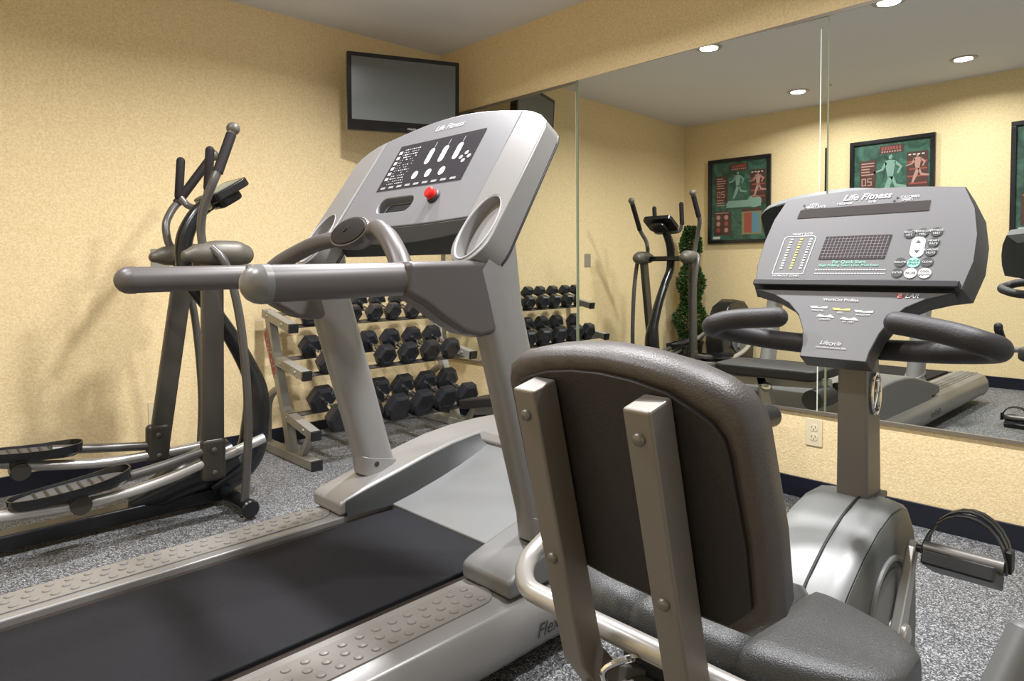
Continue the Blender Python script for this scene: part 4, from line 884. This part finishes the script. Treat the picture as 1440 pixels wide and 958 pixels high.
# ------------------------------------------------------------------ framed posters on the wall opposite the mirror (seen in it)
def poster(label, y0, y1, z0, z1, seed, kind):
    rnd = random.Random(seed); W2, H2 = y1 - y0, z1 - z0
    fr = Fr((XO + 0.004, y0, z0), (0, 1, 0), (0, 0, 1))
    t = thing('framed_poster', label, 'poster', (XO + 0.002, (y0 + y1) / 2, z0), 0, 'framed exercise posters')
    m = mat('poster_green', (0.05, 0.13, 0.085), 0.35)
    nt = m.node_tree; bs = nt.nodes['Principled BSDF']; tc = nt.nodes.new('ShaderNodeTexCoord'); nz = nt.nodes.new('ShaderNodeTexNoise')
    nz.inputs['Scale'].default_value = 7; nz.inputs['Detail'].default_value = 8; nz.inputs['Roughness'].default_value = 0.7; nz.inputs['Distortion'].default_value = 1.2
    rp = nt.nodes.new('ShaderNodeValToRGB'); rp.color_ramp.elements[0].position = 0.35; rp.color_ramp.elements[1].position = 0.72
    rp.color_ramp.elements[0].color = (0.014, 0.034, 0.026, 1); rp.color_ramp.elements[1].color = (0.075, 0.20, 0.14, 1)
    nt.links.new(tc.outputs['Object'], nz.inputs['Vector']); nt.links.new(nz.outputs['Fac'], rp.inputs[0]); nt.links.new(rp.outputs[0], bs.inputs['Base Color'])
    pal = [m, mat('poster_pale', (0.20, 0.33, 0.27), 0.4), mat('poster_maroon', (0.075, 0.035, 0.028), 0.4), mat('poster_red', (0.30, 0.07, 0.05), 0.4), mat('poster_pink', (0.42, 0.24, 0.20), 0.4),
           mat('poster_white', (0.6, 0.58, 0.52), 0.4), mat('poster_blue', (0.10, 0.22, 0.27), 0.4), mat('poster_olive', (0.22, 0.20, 0.09), 0.4)]
    b = B(); fw = 0.034
    for a0, b0, a1, b1 in ((0, 0, W2, fw), (0, H2 - fw, W2, H2), (0, fw, fw, H2 - fw), (W2 - fw, fw, W2, H2 - fw)): fr.plate(b, [(a0, b0), (a1, b0), (a1, b1), (a0, b1)], 0.0, 0.028)
    obj('frame', b, M_FRAME, t, bevel=0.003)
    b = B(); fr.plate(b, [(fw, fw), (W2 - fw, fw), (W2 - fw, H2 - fw), (fw, H2 - fw)], 0.006, 0.010, 0)
    c = 0.0115
    X = lambda a: W2 * (1 - a)       # a counts from the side that shows first in the mirror
    Y = lambda v: H2 * (1 - v)       # v counts from the top
    def R(a0, v0, a1, v1, mi, cc=c): fr.rect(b, X(a1), Y(v1), X(a0), Y(v0), cc, mi)
    def figure(a, v, s, mi, cc, run=True):
        body = [[(0.0, 0.02), (0.035, 0.0), (0.05, 0.03), (0.03, 0.065), (0.0, 0.06)],
                [(-0.05, 0.08), (0.02, 0.07), (0.09, 0.085), (0.07, 0.20), (0.055, 0.30), (-0.01, 0.30), (-0.03, 0.2)],
                [(0.085, 0.085), (0.17, 0.17), (0.12, 0.26), (0.10, 0.25), (0.135, 0.175), (0.07, 0.12)],
                [(-0.045, 0.085), (-0.09, 0.18), (-0.19, 0.21), (-0.18, 0.23), (-0.07, 0.205), (-0.02, 0.12)],
                [(0.0, 0.29), (0.06, 0.29), (0.02, 0.42), (-0.05, 0.56), (-0.09, 0.57), (-0.05, 0.42)],
                [(0.02, 0.29), (0.065, 0.29), (0.10, 0.39), (0.23, 0.42), (0.23, 0.45), (0.08, 0.43)]]
        for q in body: fr.flat(b, [(X(a + x * s), Y(v + y * s * 0.8)) for x, y in q], cc, mi)
    R(0.36, 0.07, 0.64, 0.15, 2); text_s = 0.03
    for i in range(7): R(0.385 + i * 0.034, 0.082, 0.385 + i * 0.034 + 0.024, 0.115, 3, c + 0.0005)
    for i in range(8): R(0.385 + i * 0.030, 0.124, 0.385 + i * 0.030 + 0.018, 0.14, 4, c + 0.0005)
    figure(0.47, 0.16, 0.95 if kind != 1 else 0.7, 1, c)
    if kind == 1: R(0.30, 0.50, 0.85, 0.58, 1); fr.oval(b, X(0.75), Y(0.52), 0.07, 0.06, c + 0.0002, 1)
    R(0.12, 0.20, 0.32, 0.60 if kind != 1 else 0.52, 2)
    for i in range(5): R(0.14, 0.225 + i * 0.028, 0.14 + 0.10 + 0.06 * rnd.random(), 0.237 + i * 0.028, 4, c + 0.0005)
    # the big figures 05 in the side panel
    for a0 in (0.145, 0.215):
        R(a0, 0.38, a0 + 0.055, 0.39, 4, c + 0.0005); R(a0, 0.445, a0 + 0.055, 0.455, 4, c + 0.0005)
        R(a0, 0.38, a0 + 0.012, 0.42 if a0 > 0.2 else 0.455, 4, c + 0.0006); R(a0 + 0.043, 0.38 if a0 < 0.2 else 0.415, a0 + 0.055, 0.455, 4, c + 0.0007)
        if a0 > 0.2: R(a0, 0.412, a0 + 0.055, 0.422, 4, c + 0.0005)
    for i in range(3): R(0.14, 0.48 + i * 0.03, 0.14 + 0.08 + 0.07 * rnd.random(), 0.492 + i * 0.03, 4, c + 0.0005)
    R(0.68, 0.16, 0.92, 0.55, 2)
    for i in range(4): R(0.69 + 0.02 * (i % 2), 0.25 + i * 0.07, 0.91, 0.265 + i * 0.07, 3, c + 0.0005)
    figure(0.79, 0.18, 0.62, 4, c + 0.001)
    for i in range(4): R(0.70 + i * 0.05, 0.18, 0.70 + i * 0.05 + 0.03, 0.192, 5, c + 0.0012)
    # lower row: small picture block and a colour chart
    R(0.10, 0.62, 0.38, 0.90, 2)
    for i in range(2):
        for j in range(3): fr.oval(b, X(0.17 + i * 0.13), Y(0.69 + j * 0.075), 0.022, 0.024, c + 0.0005, 4 if rnd.random() < 0.6 else 3, 12)
    R(0.12, 0.632, 0.34, 0.642, 4, c + 0.0005)
    R(0.55, 0.61, 0.86, 0.90, 7)
    R(0.55, 0.60, 0.86, 0.635, 2, c + 0.0004)
    R(0.59, 0.65, 0.71, 0.88, 3, c + 0.0005); R(0.71, 0.65, 0.83, 0.88, 6, c + 0.0005)
    R(0.08, 0.915, 0.20, 0.945, 5, c)
    obj('print', b, pal, t, smooth=False)
poster('black framed green poster nearest the corner, with small picture block low on it', 2.765, 3.405, 1.215, 2.055, 1, 1)
poster('black framed green poster in the middle, lower half hidden by the bike console', 1.612, 2.272, 1.19, 2.045, 2, 2)
poster('black framed green poster cut by the picture edge, farthest from the corner', 0.45, 1.11, 1.17, 2.045, 3, 3)

# ------------------------------------------------------------------ potted topiary (seen in the mirror behind the elliptical)
PT = thing('potted_topiary', 'tall leafy green potted topiary in the corner behind the elliptical', 'plant', (-0.36, 3.46, 0))
b = B(); lathe(b, (-0.36, 3.46, 0), (0, 0, 1), [(0.09, 0), (0.12, 0.20), (0.13, 0.22), (0.13, 0.24), (0.115, 0.24), (0.11, 0.21), (0, 0.21)], 24); obj('pot', b, M_POT, PT)
b = B(); tube(b, [(-0.36, 3.46, 0.2), (-0.355, 3.465, 0.7), (-0.36, 3.455, 1.25)], [0.015, 0.012, 0.006], 10, 4); obj('trunk', b, M_TRUNK, PT)
b = B(); rnd = random.Random(5)
for i in range(8500):
    z = 0.26 + rnd.random() * 1.12
    h = (z - 0.26) / 1.12; rad = (0.18 - 0.10 * h) * (0.82 + 0.22 * math.sin(z * 17)) ; a = rnd.random() * 2 * PI; rr2 = rad * rnd.random() ** 0.4
    c = V((-0.36 + rr2 * math.cos(a), 3.46 + min(rr2 * math.sin(a), 0.2), z)); dr = V((math.cos(a) + rnd.uniform(-.6, .6), math.sin(a) + rnd.uniform(-.6, .6), rnd.uniform(-.4, 1.0))).normalized()
    sd_ = dr.cross(V((rnd.uniform(-1, 1), rnd.uniform(-1, 1), rnd.uniform(-1, 1)))).normalized(); l_ = rnd.uniform(0.02, 0.038)
    n_ = dr.cross(sd_) * 0.003
    face(b, [c, c + dr * l_ * 0.5 + sd_ * l_ * 0.34 + n_, c + dr * l_, c + dr * l_ * 0.5 - sd_ * l_ * 0.28 + n_])
obj('foliage', b, M_LEAF, PT, smooth=False)
